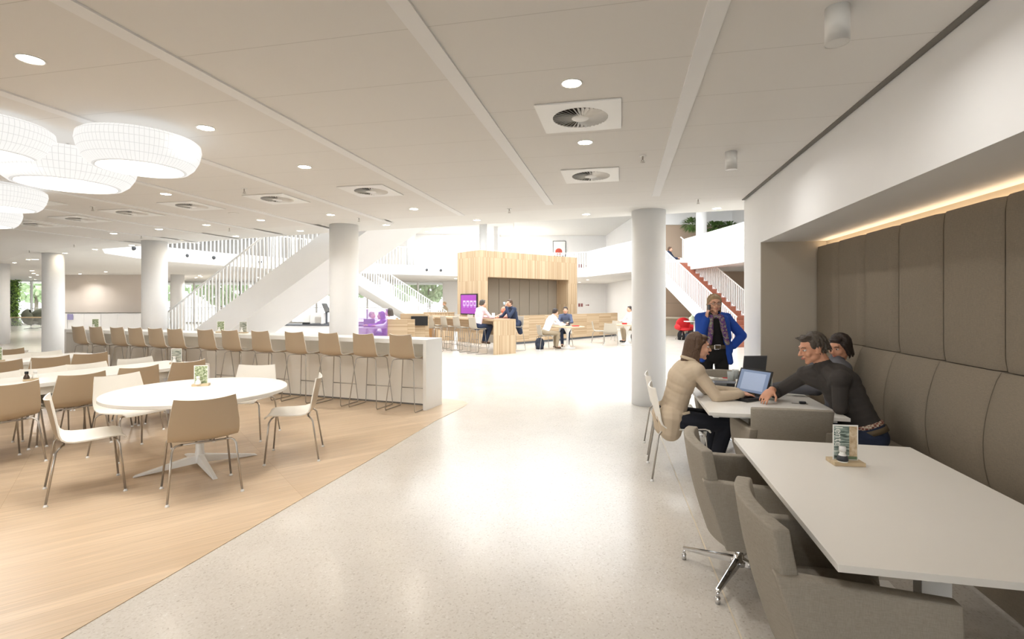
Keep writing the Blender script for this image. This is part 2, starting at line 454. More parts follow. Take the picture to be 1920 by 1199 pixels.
# ---- upholstered wall panelling: upper panels and padded bench back
root = thing('wall_panelling', B(2.24, 3.0), ANG_U, 'tall taupe upholstered wall panels lining the booth above the bench', 'wall panel')
def local(s, t, z):            # point of the building grid in the frame of root at (2.24, 3.0)
    return (s - 2.24, t - 3.0, z)
for k in range(15):
    t1 = TN - 0.6*k; t0 = t1 - 0.6
    if t1 < -2: break
    mb = MB(); mb.smooth = True
    # slightly cushioned slab: grid in t and z, pillow edges
    nt_, nz_ = 10, 14; z0, z1 = 1.175, 2.235
    vs = []; fs = []
    for i in range(nt_+1):
        for j in range(nz_+1):
            a = i/nt_; b_ = j/nz_
            e = min(a, 1-a)*0.6; ez = min(b_, 1-b_)*(z1-z0)
            bul = 0.028*(1-math.exp(-e/0.018)) + 0.012*(1-math.exp(-ez/0.03))
            vs.append(local(2.275 - bul, t0 + 0.003 + a*0.594, z0 + b_*(z1-z0)))
    # concentrate the grid near the edges
    for i in range(nt_):
        for j in range(nz_): fs.append((i*(nz_+1)+j, i*(nz_+1)+j+1, (i+1)*(nz_+1)+j+1, (i+1)*(nz_+1)+j))
    mb.add(vs, fs, True)
    mb.box(local(2.275, t0+0.003, z0), local(2.30, t1-0.003, z1))
    mb.build('panel', booth_fabric, root)
# ---- bench
bench = thing('booth_bench', B(2.24, 3.0), ANG_U, 'long taupe upholstered bench with a padded back along the booth wall', 'bench')
for k in range(15):
    t1 = TN - 0.6*k; t0 = t1 - 0.6
    if t1 < -2: break
    mb = MB()
    nt_, nz_ = 10, 14; z0, z1 = 0.455, 1.17
    vs = []; fs = []
    for i in range(nt_+1):
        for j in range(nz_+1):
            a = i/nt_; b_ = j/nz_
            e = min(a, 1-a)*0.6; ez = min(b_, 1-b_)*(z1-z0)
            bul = 0.022*(1-math.exp(-e/0.018))*1.0 + 0.095*math.sin(PI*min(1, (1-b_)*0.92+0.0))**0.7*(0.75+0.25*(1-b_)) + 0.02*(1-b_)
            vs.append(local(2.245 - bul, t0 + 0.002 + a*0.596, z0 + b_*(z1-z0)))
    for i in range(nt_):
        for j in range(nz_): fs.append((i*(nz_+1)+j, i*(nz_+1)+j+1, (i+1)*(nz_+1)+j+1, (i+1)*(nz_+1)+j))
    mb.add(vs, fs, True)
    mb.box(local(2.246, t0+0.002, z0), local(2.298, t1-0.002, z1))
    mb.build('back_cushion', booth_fabric, bench)
mb = MB(); mb.box(local(1.80, -2.3, 0.36), local(2.245, TN-0.03, 0.455)); mb.build('seat', booth_fabric, bench, bevel=0.02)
mb = MB(); mb.box(local(1.93, -2.3, 0.0), local(2.29, TN-0.03, 0.358)); mb.build('plinth', booth_fabric, bench)
# the warm light strip hidden behind the tops of the panels
mb = MB(); gbox(mb, 2.315, 2.345, -7.6, TN-0.03, 2.215, 2.225)
strip = mb.build('cove_light', emission('warm_led_strip', (1.0, 0.76, 0.50, 1), 8.0)); tag(strip, 'thin warm light strip glowing in the gap above the taupe wall panels', 'light strip')

# ================================================================== columns
def column(px_x, Y, label, r=0.257, top=3.0, z0=0.0):
    X = (px_x-960)/FPX*Y
    mb = MB(); mb.lathe([(r, z0), (r, top)], n=48)
    single('column', mb, white, (X, Y, 0), 0, label, 'column', 'round white columns')
column(1216, 7.88, 'round white column beside the wide aisle, left of the standing woman')
column(645, 9.35, 'round white column behind the bar counter, in front of the big staircase')
column(290, 11.9, 'round white column rising behind the left half of the bar counter')
column(100, 14.9, 'round white column left of the far end of the bar counter')
column(1, 19.0, 'round white column at the very left edge, beside the green wall', top=3.0)
column(333, 27.0, 'slim white column behind the foot of the big staircase, before the windows', r=0.32)

# ================================================================== ceiling fixtures
lights_root = []
def downlight(px, py, label, z=2.982, r=0.062, energy=9, far=False):
    p = atz(px, py, z)
    t = thing('downlight', (p.x, p.y, z), 0, label, 'downlight', 'recessed round downlights in the low ceiling')
    mb = MB(); mb.lathe([(r+.008, 0.0), (r+.008, -0.004), (r, -0.005), (r-.004, 0.002), (r-.004, 0.004)], n=28); mb.build('trim_ring', white_metal, t)
    mb = MB(); mb.lathe([(0.0001, -0.0015), (r-.004, -0.0015)], n=28); mb.build('lamp', lamp_warm, t)
    if energy:
        L = bpy.data.lights.new('spot', 'AREA'); L.shape = 'DISK'; L.size = 0.1; L.energy = energy; L.color = (1, 0.985, 0.955); L.spread = math.radians(130)
        o = bpy.data.objects.new('lamp_light', L); C.objects.link(o); o.parent = t; o.location = (0, 0, -0.012)
    return t
main_dl = [(57,111,'at the far left, above the round table side'),(386,240,'just right of the drum lamps'),(571,313,'left of the centre, between drum lamps and grey diffuser'),(311,364,'below the large drum lamps'),
 (1072,156,'in front of the nearest square diffuser'),(1097,267,'between the two square diffusers'),(776,392,'near the ceiling edge left of the aisle'),(489,413,'above the bar counter, near the sprinkler'),(387,422,'above the middle of the bar counter'),(298,430,'just in front of the second column'),(213,438,'above the left end of the bar counter'),(620,403,'in front of the column top behind the bar')]
for i, (x, y, w) in enumerate(main_dl): downlight(x, y, 'added round fill downlight ' + w, energy=7)
band_dl = [(1344,391,'right of the aisle column'),(1099,402,'left of the aisle column'),(894,413,'above the timber kiosk'),(724,422,'right of the column behind the bar'),(563,433,'left of the column behind the bar'),(442,443,'above the big staircase rail'),(336,451,'right of the second column top'),(247,460,'left of the second column top'),(178,468,'midway between the two left columns'),(122,475,'beside the top of the left column'),(53,487,'left of the left column'),(27,493,'at the far left of the plaster edge')]
for x, y, w in band_dl: downlight(x, y, 'small downlight in the white plaster ceiling edge ' + w, z=2.9995, energy=0)
# fill downlights added out of view over the camera, shaped like the others
for s0, t0, w in ((-0.3,0.6,'directly above the camera side of the aisle'),(-3.2,0.4,'above the wooden floor nearest the camera'),(-6.0,1.6,'far left above the dining tables')):
    p = B(s0, t0)
    t = thing('downlight', (p.x, p.y, 2.982), 0, 'added round fill downlight ' + w, 'downlight', 'recessed round downlights in the low ceiling')
    mb = MB(); mb.lathe([(.07, 0.0), (.07, -0.004), (.062, -0.005), (.058, 0.002)], n=28); mb.build('trim_ring', white_metal, t)
    mb = MB(); mb.lathe([(0.0001, -0.0015), (.058, -0.0015)], n=28); mb.build('lamp', lamp_warm, t)
    L = bpy.data.lights.new('spot', 'AREA'); L.shape = 'DISK'; L.size = 0.12; L.energy = 6; L.color = (1, 0.985, 0.955)
    o = bpy.data.objects.new('lamp_light', L); C.objects.link(o); o.parent = t; o.location = (0, 0, -0.012)
# gallery ceiling at the far side, seen under the low ceiling
for i, (x, y) in enumerate([(60,508),(63,513),(70,516),(57,520),(66,524)]):
    downlight(x, y, 'tiny downlight before the left window, %s of five' % ORD[i], z=2.9995, energy=28, r=0.08)
for i, (x, y) in enumerate([(150,514),(198,510),(213,516),(326,517),(325,521),(374,517),(367,521),(378,519),(345,525)]):
    downlight(x, y, 'tiny far downlight above the white cabinets, %s from the left' % ORD[i], z=2.9995, energy=28, r=0.08)

for i, (X, Y) in enumerate([(1.5,33.5),(5.0,33.5),(1.5,37.5),(5.0,37.5),(-3.5,31.5),(-8,31),(-15,30),(-16,22),(-16,17)]):  # extra lamps added to brighten the ground floor walls around the atrium
    t = thing('downlight', (X, Y, 2.9995), 0, 'added fill downlight in the ground floor ceiling around the atrium, %s counted from the kiosk' % ORD[i], 'downlight', 'recessed round downlights in the low ceiling')
    mb = MB(); mb.lathe([(.0001,-.004),(.09,-.004),(.09,0)], n=16); mb.build('lamp', lamp_small, t)
    L = bpy.data.lights.new('spot', 'AREA'); L.shape = 'DISK'; L.size = .3; L.energy = 75; L.color = (1, .97, .93)
    o = bpy.data.objects.new('lamp_light', L); C.objects.link(o); o.parent = t; o.location = (0, 0, -.02)
def cyl_spot(px, py_top, label):
    s0 = 1.0
    p = atz(px, py_top, 2.982)
    t = thing('ceiling_spotlight', (p.x, p.y, 2.982), 0, label, 'spotlight', 'white cylinder spotlights')
    mb = MB(); mb.lathe([(.05,-.165),(.052,-.168),(.052,0.0)], n=32); mb.build('housing', white_metal, t)
    mb = MB(); mb.lathe([(.0001,-.163),(.046,-.163)], n=32); mb.build('lamp', lamp_warm, t)
    L = bpy.data.lights.new('spot', 'AREA'); L.shape = 'DISK'; L.size = 0.08; L.energy = 6; L.color = (1, 0.985, 0.955)
    o = bpy.data.objects.new('lamp_light', L); C.objects.link(o); o.parent = t; o.location = (0, 0, -0.18)
cyl_spot(1570, 15, 'large white cylinder spotlight on the ceiling nearest the booth corner')
cyl_spot(1371, 285, 'smaller looking white cylinder spotlight on the ceiling near the white pier')

# swirl diffusers
def make_diffuser():
    t = thing('ceiling_diffuser', (0,0,0), ANG_U, 'x', 'air diffuser', 'square ceiling air diffusers with round swirl vanes')
    h = 0.30; R = 0.205; n = 48
    mb = MB()
    vs = []; fs = []
    for i in range(n):
        a = 2*PI*i/n; ca, sa = math.cos(a), math.sin(a); k = h/max(abs(ca), abs(sa))
        vs += [(R*ca, R*sa, -0.010), (k*ca, k*sa, -0.010), (k*ca, k*sa, 0.0), (R*ca, R*sa, 0.03)]
    for i in range(n):
        j = (i+1) % n
        fs += [(i*4, j*4, j*4+1, i*4+1), (i*4+1, j*4+1, j*4+2, i*4+2), (i*4+3, j*4+3, j*4, i*4)]
    mb.add(vs, fs, False); mb.build('face_plate', white_metal, t)
    mb = MB(); mb.lathe([(.0001, -0.0005), (R+0.005, -0.0005)], n=36); mb.build('dark_throat', mat('duct_dark', rgb(110,102,94), 0.8), t)
    mb = MB()
    for i in range(36):
        M = Matrix.Rotation(2*PI*i/36, 4, 'Z') @ Matrix.Translation((0, 0, -0.009)) @ Matrix.Rotation(math.radians(-38), 4, 'X')
        mb.box((0.06, -0.0125, -0.0008), (R-0.002, 0.0125, 0.0008), M)
    mb.build('vanes', white_metal, t)
    mb = MB(); mb.lathe([(0.0001, -0.017), (0.062, -0.017), (0.066, -0.012), (0.066, -0.002)], n=32); mb.build('hub', white_metal, t)
    return t
df0 = make_diffuser()
for i, (x, y, w) in enumerate([(1088,219,'nearest, above the aisle'),(1108,329,'second above the aisle'),(696,358,'left of the aisle, near the ceiling edge'),(520,373,'above the bar, behind the sprinkler'),(360,386,'above the middle of the bar'),(248,399,'below the drum lamps on the right'),(152,411,'under the large drum lamps'),(72,421,'far left, above the rear tables'),(52,377,'mostly dark, tucked behind the drum lamps')]):
    o = df0 if i == 0 else copy_tree(df0)
    p = atz(x, y, 2.98); o.location = (p.x, p.y, 2.98)
    o['label'] = 'square white ceiling air diffuser with round vanes, ' + w

def make_sprinkler():
    t = thing('sprinkler_head', (0,0,0), 0, 'x', 'sprinkler', 'fire sprinkler heads')
    mb = MB(); mb.lathe([(.0001,-.004),(.03,-.004),(.034,0)], n=16); mb.build('rosette', white_metal, t)
    mb = MB(); mb.tube([(0,0,.03),(0,0,-.03)], .008, 8); mb.tube([(0,0,-.03),(.012,0,-.045),(0,0,-.06)], .003, 6); mb.tube([(0,0,-.03),(-.012,0,-.045),(0,0,-.06)], .003, 6); mb.build('body', steel, t)
    mb = MB(); mb.lathe([(.0001,-.063),(.022,-.063),(.022,-.06)], n=14); mb.build('deflector', steel, t)
    return t
sp0 = make_sprinkler()
for i, (x, y, w) in enumerate([(1205,293,'above the aisle right of the diffusers'),(1309,374,'by the edge near the white pier'),(955,392,'by the ceiling edge above the kiosk'),(673,409,'by the column behind the bar'),(458,354,'between two grey diffusers'),(430,428,'above the stair rail near the ceiling edge'),(174,388,'below the drum lamps'),(265,442,'by the top of the second column'),(139,459,'between the two left columns'),(55,470,'by the top of the left column')]):
    o = sp0 if i == 0 else copy_tree(sp0)
    p = atz(x, y, 2.98); o.location = (p.x, p.y, 2.982)
    o['label'] = 'small metal fire sprinkler hanging from the ceiling ' + w
p = atz(438, 400, 2.98)
mb = MB(); mb.lathe([(.0001,-.006),(.07,-.006),(.075,0)], n=24); single('ceiling_speaker', mb, plaster, (p.x, p.y, 2.982), 0, 'small round grey speaker cover flush in the ceiling above the bar', 'speaker')

# ---- drum lamps
def shade_material():
    m = mat('lit_fabric_shade', rgb(100,99,97), 0.8, emit=(1.0, 0.985, 0.955, 1), estr=1.0)
    nt, b = nodes(m)
    tc = nt.nodes.new('ShaderNodeTexCoord'); sx = nt.nodes.new('ShaderNodeSeparateXYZ'); nt.links.new(tc.outputs['Object'], sx.inputs[0])
    at = nt.nodes.new('ShaderNodeMath'); at.operation = 'ARCTAN2'
    nt.links.new(sx.outputs['Y'], at.inputs[0]); nt.links.new(sx.outputs['X'], at.inputs[1])
    def lines(src, mul, width):
        q = nt.nodes.new('ShaderNodeMath'); q.operation = 'MULTIPLY'; q.inputs[1].default_value = mul; nt.links.new(src, q.inputs[0])
        f = nt.nodes.new('ShaderNodeMath'); f.operation = 'FRACT'; nt.links.new(q.outputs[0], f.inputs[0])
        g = nt.nodes.new('ShaderNodeMath'); g.operation = 'GREATER_THAN'; g.inputs[1].default_value = width; nt.links.new(f.outputs[0], g.inputs[0])
        return g.outputs[0]
    a = lines(at.outputs[0], 84/(2*PI), 0.10); c = lines(sx.outputs['Z'], 1/0.055, 0.06)
    mn = nt.nodes.new('ShaderNodeMath'); mn.operation = 'MINIMUM'; nt.links.new(a, mn.inputs[0]); nt.links.new(c, mn.inputs[1])
    ma = nt.nodes.new('ShaderNodeMapRange'); ma.inputs['To Min'].default_value = 0.62; ma.inputs['To Max'].default_value = 0.84
    nt.links.new(mn.outputs[0], ma.inputs['Value']); nt.links.new(ma.outputs[0], b.inputs['Emission Strength'])
    return m
shade = shade_material()
diffuser_lit = emission('lit_lamp_diffuser', (1.0, 0.97, 0.92, 1), 1.3)
def drum(x, y, ztop, R, h, label):
    t = thing('pendant_lamp', (x, y, ztop-h), 0, label, 'pendant lamp', 'large round glowing fabric ceiling lamps')
    prof = [(R*0.70, 0.0), (R*0.78, 0.006), (R*0.88, h*0.18), (R*0.96, h*0.45), (R, h*0.75), (R*0.985, h*0.93), (R*0.93, h), (R*.5, h)]
    mb = MB(); mb.lathe(prof, n=72); mb.build('shade', shade, t)
    mb = MB(); mb.lathe([(.0001, -0.004), (R*0.60, -0.004), (R*.62, 0.0), (R*.7, 0.0)], n=60); mb.build('diffuser', diffuser_lit, t)
    mb = MB(); mb.tube([(R*0.70*math.cos(2*PI*i/60), R*.7*math.sin(2*PI*i/60), 0.002) for i in range(60)], .003, 6, closed=True); mb.build('wire_ring', mat('grey_wire', rgb(200,198,192), .5), t)
    mb = MB(); mb.tube([(0, 0, h), (0, 0, 2.98-(ztop-h))], 0.012, 8); mb.build('suspension_rod', white_metal, t)
    L = bpy.data.lights.new('lamp', 'AREA'); L.shape = 'DISK'; L.size = R*1.2; L.energy = 15; L.color = (1, 0.985, 0.955)
    o = bpy.data.objects.new('lamp_light', L); C.objects.link(o); o.parent = t; o.location = (0, 0, -0.02)
drum(-3.00, 4.10, 2.91, 0.42, 0.245, 'glowing round drum lamp at the right end of the ceiling cluster')
drum(-3.90, 4.45, 2.87, 0.50, 0.255, 'largest glowing round drum lamp, hanging lowest in the middle of the cluster')
drum(-4.02, 3.85, 2.95, 0.42, 0.24, 'glowing round drum lamp touching the left picture edge at the top of the cluster')
drum(-6.10, 6.05, 2.94, 0.42, 0.24, 'glowing round drum lamp half cut by the left edge below the large one')
drum(-7.67, 7.35, 2.93, 0.42, 0.24, 'smallest glowing round drum lamp sliver at the left edge, lowest of the cluster')

# ================================================================== gallery, atrium and outside
# upper floor ceiling with the skylight opening, parapet wall above
def grow(poly, k, c=(-1.5, 18)):
    return [(c[0]+(p[0]-c[0])*k, c[1]+(p[1]-c[1])*k) for p in poly]
upper = grow(OPEN, 1.0)
struct('ceiling_upper', holed(OUT, upper, 6.9, 7.5), mat('upper_ceiling', rgb(222,220,216), .8))
# skylight beams
mb = MB()
for i in range(6): mb.box((-11 + i*3.6, 6, 7.5), (-10.8 + i*3.6, 30, 7.8))
for j in range(5): mb.box((-12.5, 9 + j*4.5, 7.5), (8.8, 9.15 + j*4.5, 7.75))
sky_b = mb.build('skylight_beams', white); sky_b['kind'] = 'structure'

# railings on the gallery edge
def railing(pts, label, z=3.5, h=0.95, sp=0.11, bar=0.012, name='gallery_railing'):
    L0 = Vector(pts[0] + (z,))
    t = thing(name, L0, 0, label, 'railing')
    P = [Vector((p[0], p[1], z)) - L0 for p in pts]
    mb = MB(); mb.tube([p + Vector((0,0,h)) for p in P], 0.03, 8); mb.build('handrail', white_metal, t)
    mb = MB()
    for a, b_ in zip(P[:-1], P[1:]):
        L = (b_-a).length; n = max(1, int(L/sp)); ang = math.atan2((b_-a).y, (b_-a).x)
        for i in range(n):
            p = a + (b_-a)*(i/n)
            M = Matrix.Translation(p) @ Matrix.Rotation(ang, 4, 'Z')
            mb.box((-bar*1.6, -bar, 0.0), (bar*1.6, bar, h), M)
    mb.build('balusters', white_metal, t)
    return t
ins = grow(OPEN, 1.012)
railing([ins[i] for i in (5,6,7,8,9)], 'white upper railing along the left side of the atrium', sp=0.16, bar=0.014)
railing([ins[i] for i in (9,10,11,12,13)], 'white upper railing on the gallery behind the middle staircase', sp=0.16, bar=0.016)
railing([ins[i] for i in (13,14,15,16,17)], 'white upper railing curving behind the timber kiosk to the right', sp=0.14, bar=0.02)
railing([ins[i] for i in (18,19,20)], 'white upper railing right of the red-brown staircase', sp=0.11, bar=0.016)

# back walls of the ground floor and the gallery
mb = MB(); mb.box((-4.9, 36, 0), (-1.0, 36.3, 3.0)); mb.box((-1.0, 41, 0), (18, 41.3, 7.0)); mb.box((-1.3, 36, 0), (-1.0, 41.3, 7.0)); struct('wall_far', mb, white)
mb = MB(); mb.box((7.6, 30.0, 0), (11.5, 30.2, 3.0)); mb.box((7.6,30.2,0),(7.8,41,7.0)); struct('wall_far_right', mb, white)
mb = MB(); mb.box((-38, 40, 3.5), (-1.0, 40.3, 7.0)); struct('wall_upper_far', mb, white)
mb = MB(); mb.box((-38.3, 30, 3.5), (-38.0, 40.3, 7.0)); mb.box((-38.3,-4,3.5),(-38,30,7.0)); struct('wall_upper_left', mb, white)
mb = MB(); mb.box((8.0, 26.6, 3.5), (11.5, 26.9, 5.6)); struct('wall_upper_brown', mb, brown_wall)
mb = MB(); mb.box((8.0, 26.5, 5.6), (11.5, 26.9, 6.9)); struct('wall_upper_band', mb, white)
mb = MB(); mb.box((6.6, 23.9, 0), (11.5, 24.1, 3.0)); struct('wall_under_stairs', mb, brown_wall)
mb = MB(); mb.box((6.6, 23.88, 1.5), (11.5, 23.9, 1.51)); struct('trim_wall_joint', mb, groove)
# glazing: mullions and panes
def glazing(idx, x0, x1, Y, z1, n, transoms=(1.1,)):
    f = MB(); w = (x1-x0)/n
    for i in range(n+1): f.box((x0+i*w-.05, Y-.06, 0), (x0+i*w+.05, Y+.06, z1))
    f.box((x0, Y-.05, 0), (x1, Y+.05, .12)); f.box((x0, Y-.05, z1-.08), (x1, Y+.05, z1))
    for z in transoms: f.box((x0, Y-.03, z), (x1, Y+.03, z+.05))
    fo = struct('window_%d' % idx, f, white_metal)
    g = MB(); g.box((x0, Y-.005, .1), (x1, Y+.005, z1-.05)); go = g.build('pane', glass, fo)
glazing(1, -38.0, -28.4, 34, 3.0, 5)
glazing(2, -26.0, -19.4, 36.2, 3.0, 4)
glazing(3, -19.4, -4.9, 36.2, 3.0, 8)
glazing(4, -30.0, 0.6, -8.0, 3.0, 15)
mb = MB(); mb.box((0.6, -8.3, 0), (18, -8.0, 3.0)); mb.box((-38.3, -8.3, 0), (-30, -8.0, 3.0)); struct('wall_back', mb, warm_panel)
mb = MB(); mb.box((-28.4, 33.9, 0), (-26.0, 36.3, 3.0)); struct('wall_between_windows', mb, white)
# outside
mb = MB(); mb.box((-90, 36.6, -0.3), (30, 120, -0.15)); mb.box((-90,-60,-.3),(-38.5,36.6,-.15)); mb.box((-38.5,-60,-.3),(30,-8.4,-.15)); struct('ground_outside', mb, asphalt)
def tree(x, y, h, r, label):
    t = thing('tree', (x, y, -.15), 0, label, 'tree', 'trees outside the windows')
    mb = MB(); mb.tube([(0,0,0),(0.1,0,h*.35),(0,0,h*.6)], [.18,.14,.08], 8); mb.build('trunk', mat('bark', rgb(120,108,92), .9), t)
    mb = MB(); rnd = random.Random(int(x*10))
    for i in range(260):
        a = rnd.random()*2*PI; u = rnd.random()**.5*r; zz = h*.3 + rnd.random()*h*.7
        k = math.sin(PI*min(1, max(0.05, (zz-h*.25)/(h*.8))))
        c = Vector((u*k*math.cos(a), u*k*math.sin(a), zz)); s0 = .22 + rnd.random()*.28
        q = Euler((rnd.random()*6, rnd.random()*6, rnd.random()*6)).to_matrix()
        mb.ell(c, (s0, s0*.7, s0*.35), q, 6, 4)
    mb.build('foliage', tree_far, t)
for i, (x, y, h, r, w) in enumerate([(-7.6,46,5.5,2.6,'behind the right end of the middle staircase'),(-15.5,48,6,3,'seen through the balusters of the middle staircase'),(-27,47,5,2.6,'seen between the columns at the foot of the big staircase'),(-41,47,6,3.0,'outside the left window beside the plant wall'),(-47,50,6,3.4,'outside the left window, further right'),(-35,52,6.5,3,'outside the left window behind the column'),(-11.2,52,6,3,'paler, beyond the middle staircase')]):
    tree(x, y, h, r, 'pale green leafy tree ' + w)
# distant blue-white vehicle-like container beyond the windows
mb = MB(); mb.box((-29.5,52,0.0),(-24.6,54,2.0)); single('shipping_container', mb, mat('blue_container', rgb(70,130,200), .6), (0,0,0), 0, 'blue box-shaped object outside the window left of the big staircase', 'container')

# green plant wall left
gw = thing('green_wall', (-32.0, 32.6, 0), 0, 'tall living green plant wall standing before the left window', 'plant wall')
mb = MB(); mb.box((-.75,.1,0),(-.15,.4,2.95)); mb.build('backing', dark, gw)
for part, m_, seed, n_ in (('foliage_dark', leaf, 3, 900), ('foliage_light', leaf_light, 5, 800)):
    mb = MB(); rnd = random.Random(seed)
    for i in range(n_):
        z = rnd.random()*2.95; x = rnd.uniform(-.45,.38) + .08*math.sin(z*5); y = rnd.uniform(-.25,.1)
        if part == 'foliage_light': x = rnd.uniform(-.1,.45) + .06*math.sin(z*4)
        q = Euler((rnd.uniform(-1,1), rnd.uniform(-1,1), rnd.random()*6)).to_matrix()
        L = rnd.uniform(.07,.16)
        vs = [q @ Vector(v) + Vector((x,y,z)) for v in ((0,0,0),(L*.5,.03,.02),(L,0,-.03),(L*.5,-.03,.02))]
        mb.add(vs, [(0,1,2,3)], True)
    o = mb.build(part, m_, gw); o['kind'] = 'stuff'

# cabinets wall behind the bar, left
mb = MB(); mb.box((-24.2, 27.0, 0), (-18.9, 27.3, 3.0)); struct('wall_cabinets', mb, warm_panel)
cab = thing('wall_cabinet', (-24.2, 26.95, 0), 0, 'long low white cupboard run under the beige wall left of the big staircase', 'cupboard')
mb = MB(); mb.box((0,-.35,0),(5.3,.05,.97)); mb.build('body', white, cab)
for i in range(6):
    mb = MB(); mb.box((.02+i*.88,-.37,.05),(.86+i*.88,-.35,.93)); mb.build('door', white, cab)
mb = MB(); mb.box((0,-.38,.975),(5.3,.05,1.0)); mb.build('top', groove, cab)
mb = MB(); mb.box((0,0,0),(.3,.02,.3)); mb.box((.05,-.005,.06),(.25,0,.22)); single('wall_sign', mb, mat('lilac_sign', rgb(150,145,185), .6), (-23.3,26.54,.62), 0, 'small lilac square sign on the white cupboard front at left', 'sign')

# sky, light
w = bpy.data.worlds.new('sky'); SC.world = w; w.use_nodes = True
bg = w.node_tree.nodes['Background']; bg.inputs['Color'].default_value = (0.93, 0.97, 1.0, 1); bg.inputs['Strength'].default_value = 5.0

# camera
cam = bpy.data.cameras.new('camera'); co = bpy.data.objects.new('camera', cam); C.objects.link(co)
cam.sensor_width = 36; cam.lens = FPX/1920*36; cam.shift_y = -(599.5-HOR)/1920; cam.clip_start = 0.05; cam.clip_end = 400
co.location = (0, 0, CAMH); co.rotation_euler = (PI/2, 0, 0)
SC.camera = co
SC.view_settings.view_transform = 'Standard'; SC.view_settings.look = 'None'; SC.view_settings.gamma = 1; SC.view_settings.use_curve_mapping = False
SC.view_settings.exposure = 0.1
SC.cycles.adaptive_threshold = 0.02; SC.cycles.max_bounces = 7; SC.cycles.diffuse_bounces = 4; SC.cycles.glossy_bounces = 3; SC.cycles.transparent_max_bounces = 8; SC.cycles.caustics_reflective = False; SC.cycles.caustics_refractive = False
# ================================================================== bar counter
BO = Vector((-1.25, 7.38, 0)); BD = Vector((-.94, .341, 0)).normalized(); BN = Vector((.341, .94, 0)).normalized()
BAR_RZ = math.atan2(BD.y, BD.x)        # local x runs along the bar away from its near end; local y points to the camera side
def barp(a, d, z=0): return BO + BD*a + BN*d + Vector((0,0,z))
bar = thing('bar_counter', barp(0, 0.245), math.atan2(BD.y, BD.x), 'long white bar counter with a cream front panel, lined with taupe bar stools', 'counter')
# local frame: x along BD, y = -BN
def bl(a, d, z): return (a, -(d-0.245), z)
def bbox(mb, a0, a1, d0, d1, z0, z1):
    p = bl(a0, d0, z0); q = bl(a1, d1, z1)
    return mb.box((min(p[0],q[0]), min(p[1],q[1]), z0), (max(p[0],q[0]), max(p[1],q[1]), z1))
BL = 8.25
mb = MB(); bbox(mb, 0, BL, 0, .49, .97, 1.035); mb.build('worktop', white_gloss, bar, bevel=.002)
mb = MB(); bbox(mb, 0, .055, 0, .49, 0.004, .97); mb.build('end_panel', white_gloss, bar, bevel=.002)
mb = MB(); bbox(mb, BL-.055, BL, 0, .49, 0.004, .97); mb.build('end_panel', white_gloss, bar, bevel=.002)
for i in range(7):
    a0 = .055 + i*(BL-.11)/7; a1 = .055 + (i+1)*(BL-.11)/7
    mb = MB(); bbox(mb, a0+.001, a1-.001, .30, .32, .03, .97); mb.build('front_panel', cream, bar)
mb = MB(); bbox(mb, .055, BL-.055, .32, .49, .004, .97); mb.build('carcass', white, bar)
mb = MB(); bbox(mb, .055, BL-.055, .31, .32, .004, .03); mb.build('kick_strip', groove, bar)

# ================================================================== chairs
def shell_mesh(wb, wt, hs, wf=.20, depth=.47, bh=.355):
    """moulded shell, seat and back in one piece; front looks to +Y"""
    pr = [(.245,-.022,wf*.96),(.235,-.006,wf),(.20,.004,wf+.006),(.10,.0,wf+.022),(0,-.006,wf+.034),(-.09,-.006,wb-.004),(-.145,.004,wb),(-.182,.03,wb+.002),(-.203,.075,wb+.003),(-.216,.14,wb),(-.232,.22,wb-.012),(-.25,.30,wt+.010),(-.262,bh,wt)]
    nu = 10; n = len(pr)
    cen = [Vector((0, y*depth/.47, z)) for y, z, w in pr]
    nor = []
    for i in range(n):
        d = (cen[min(i+1,n-1)] - cen[max(i-1,0)]).normalized()
        nor.append(Vector((0, d.z, -d.y)))       # towards the sitter
    mb = MB(); th = .011
    top = []; bot = []
    for i in range(n):
        w = pr[i][2]
        curl = .030*(i/(n-1))**1.0 + .008
        for j in range(nu+1):
            u = -1 + 2*j/nu
            p = cen[i] + Vector((u*w, 0, hs)) + nor[i]*(curl*u*u)
            if i == n-1: p.z += .004 - .010*(1-u*u)
            top.append(p); bot.append(p - nor[i]*th)
    q = []; q2 = []
    for i in range(n-1):
        for j in range(nu):
            a = i*(nu+1)+j; q.append((a, a+nu+1, a+nu+2, a+1)); q2.append((a, a+1, a+nu+2, a+nu+1))
    mb.m = 0; mb.add(top, q, True)
    mb.m = 1; mb.add(bot, q2, True)
    m = MB
    T = len(top); vs = top + bot; fs = []
    for i in range(n-1):
        a = i*(nu+1); fs.append((a, a+T, a+nu+1+T, a+nu+1)); a += nu; fs.append((a, a+nu+1, a+nu+1+T, a+T))
    for j in range(nu):
        fs.append((j, j+1, j+1+T, j+T)); a = (n-1)*(nu+1)+j; fs.append((a, a+T, a+1+T, a+1))
    mb.m = 0; mb.add(vs, fs, False)
    return mb
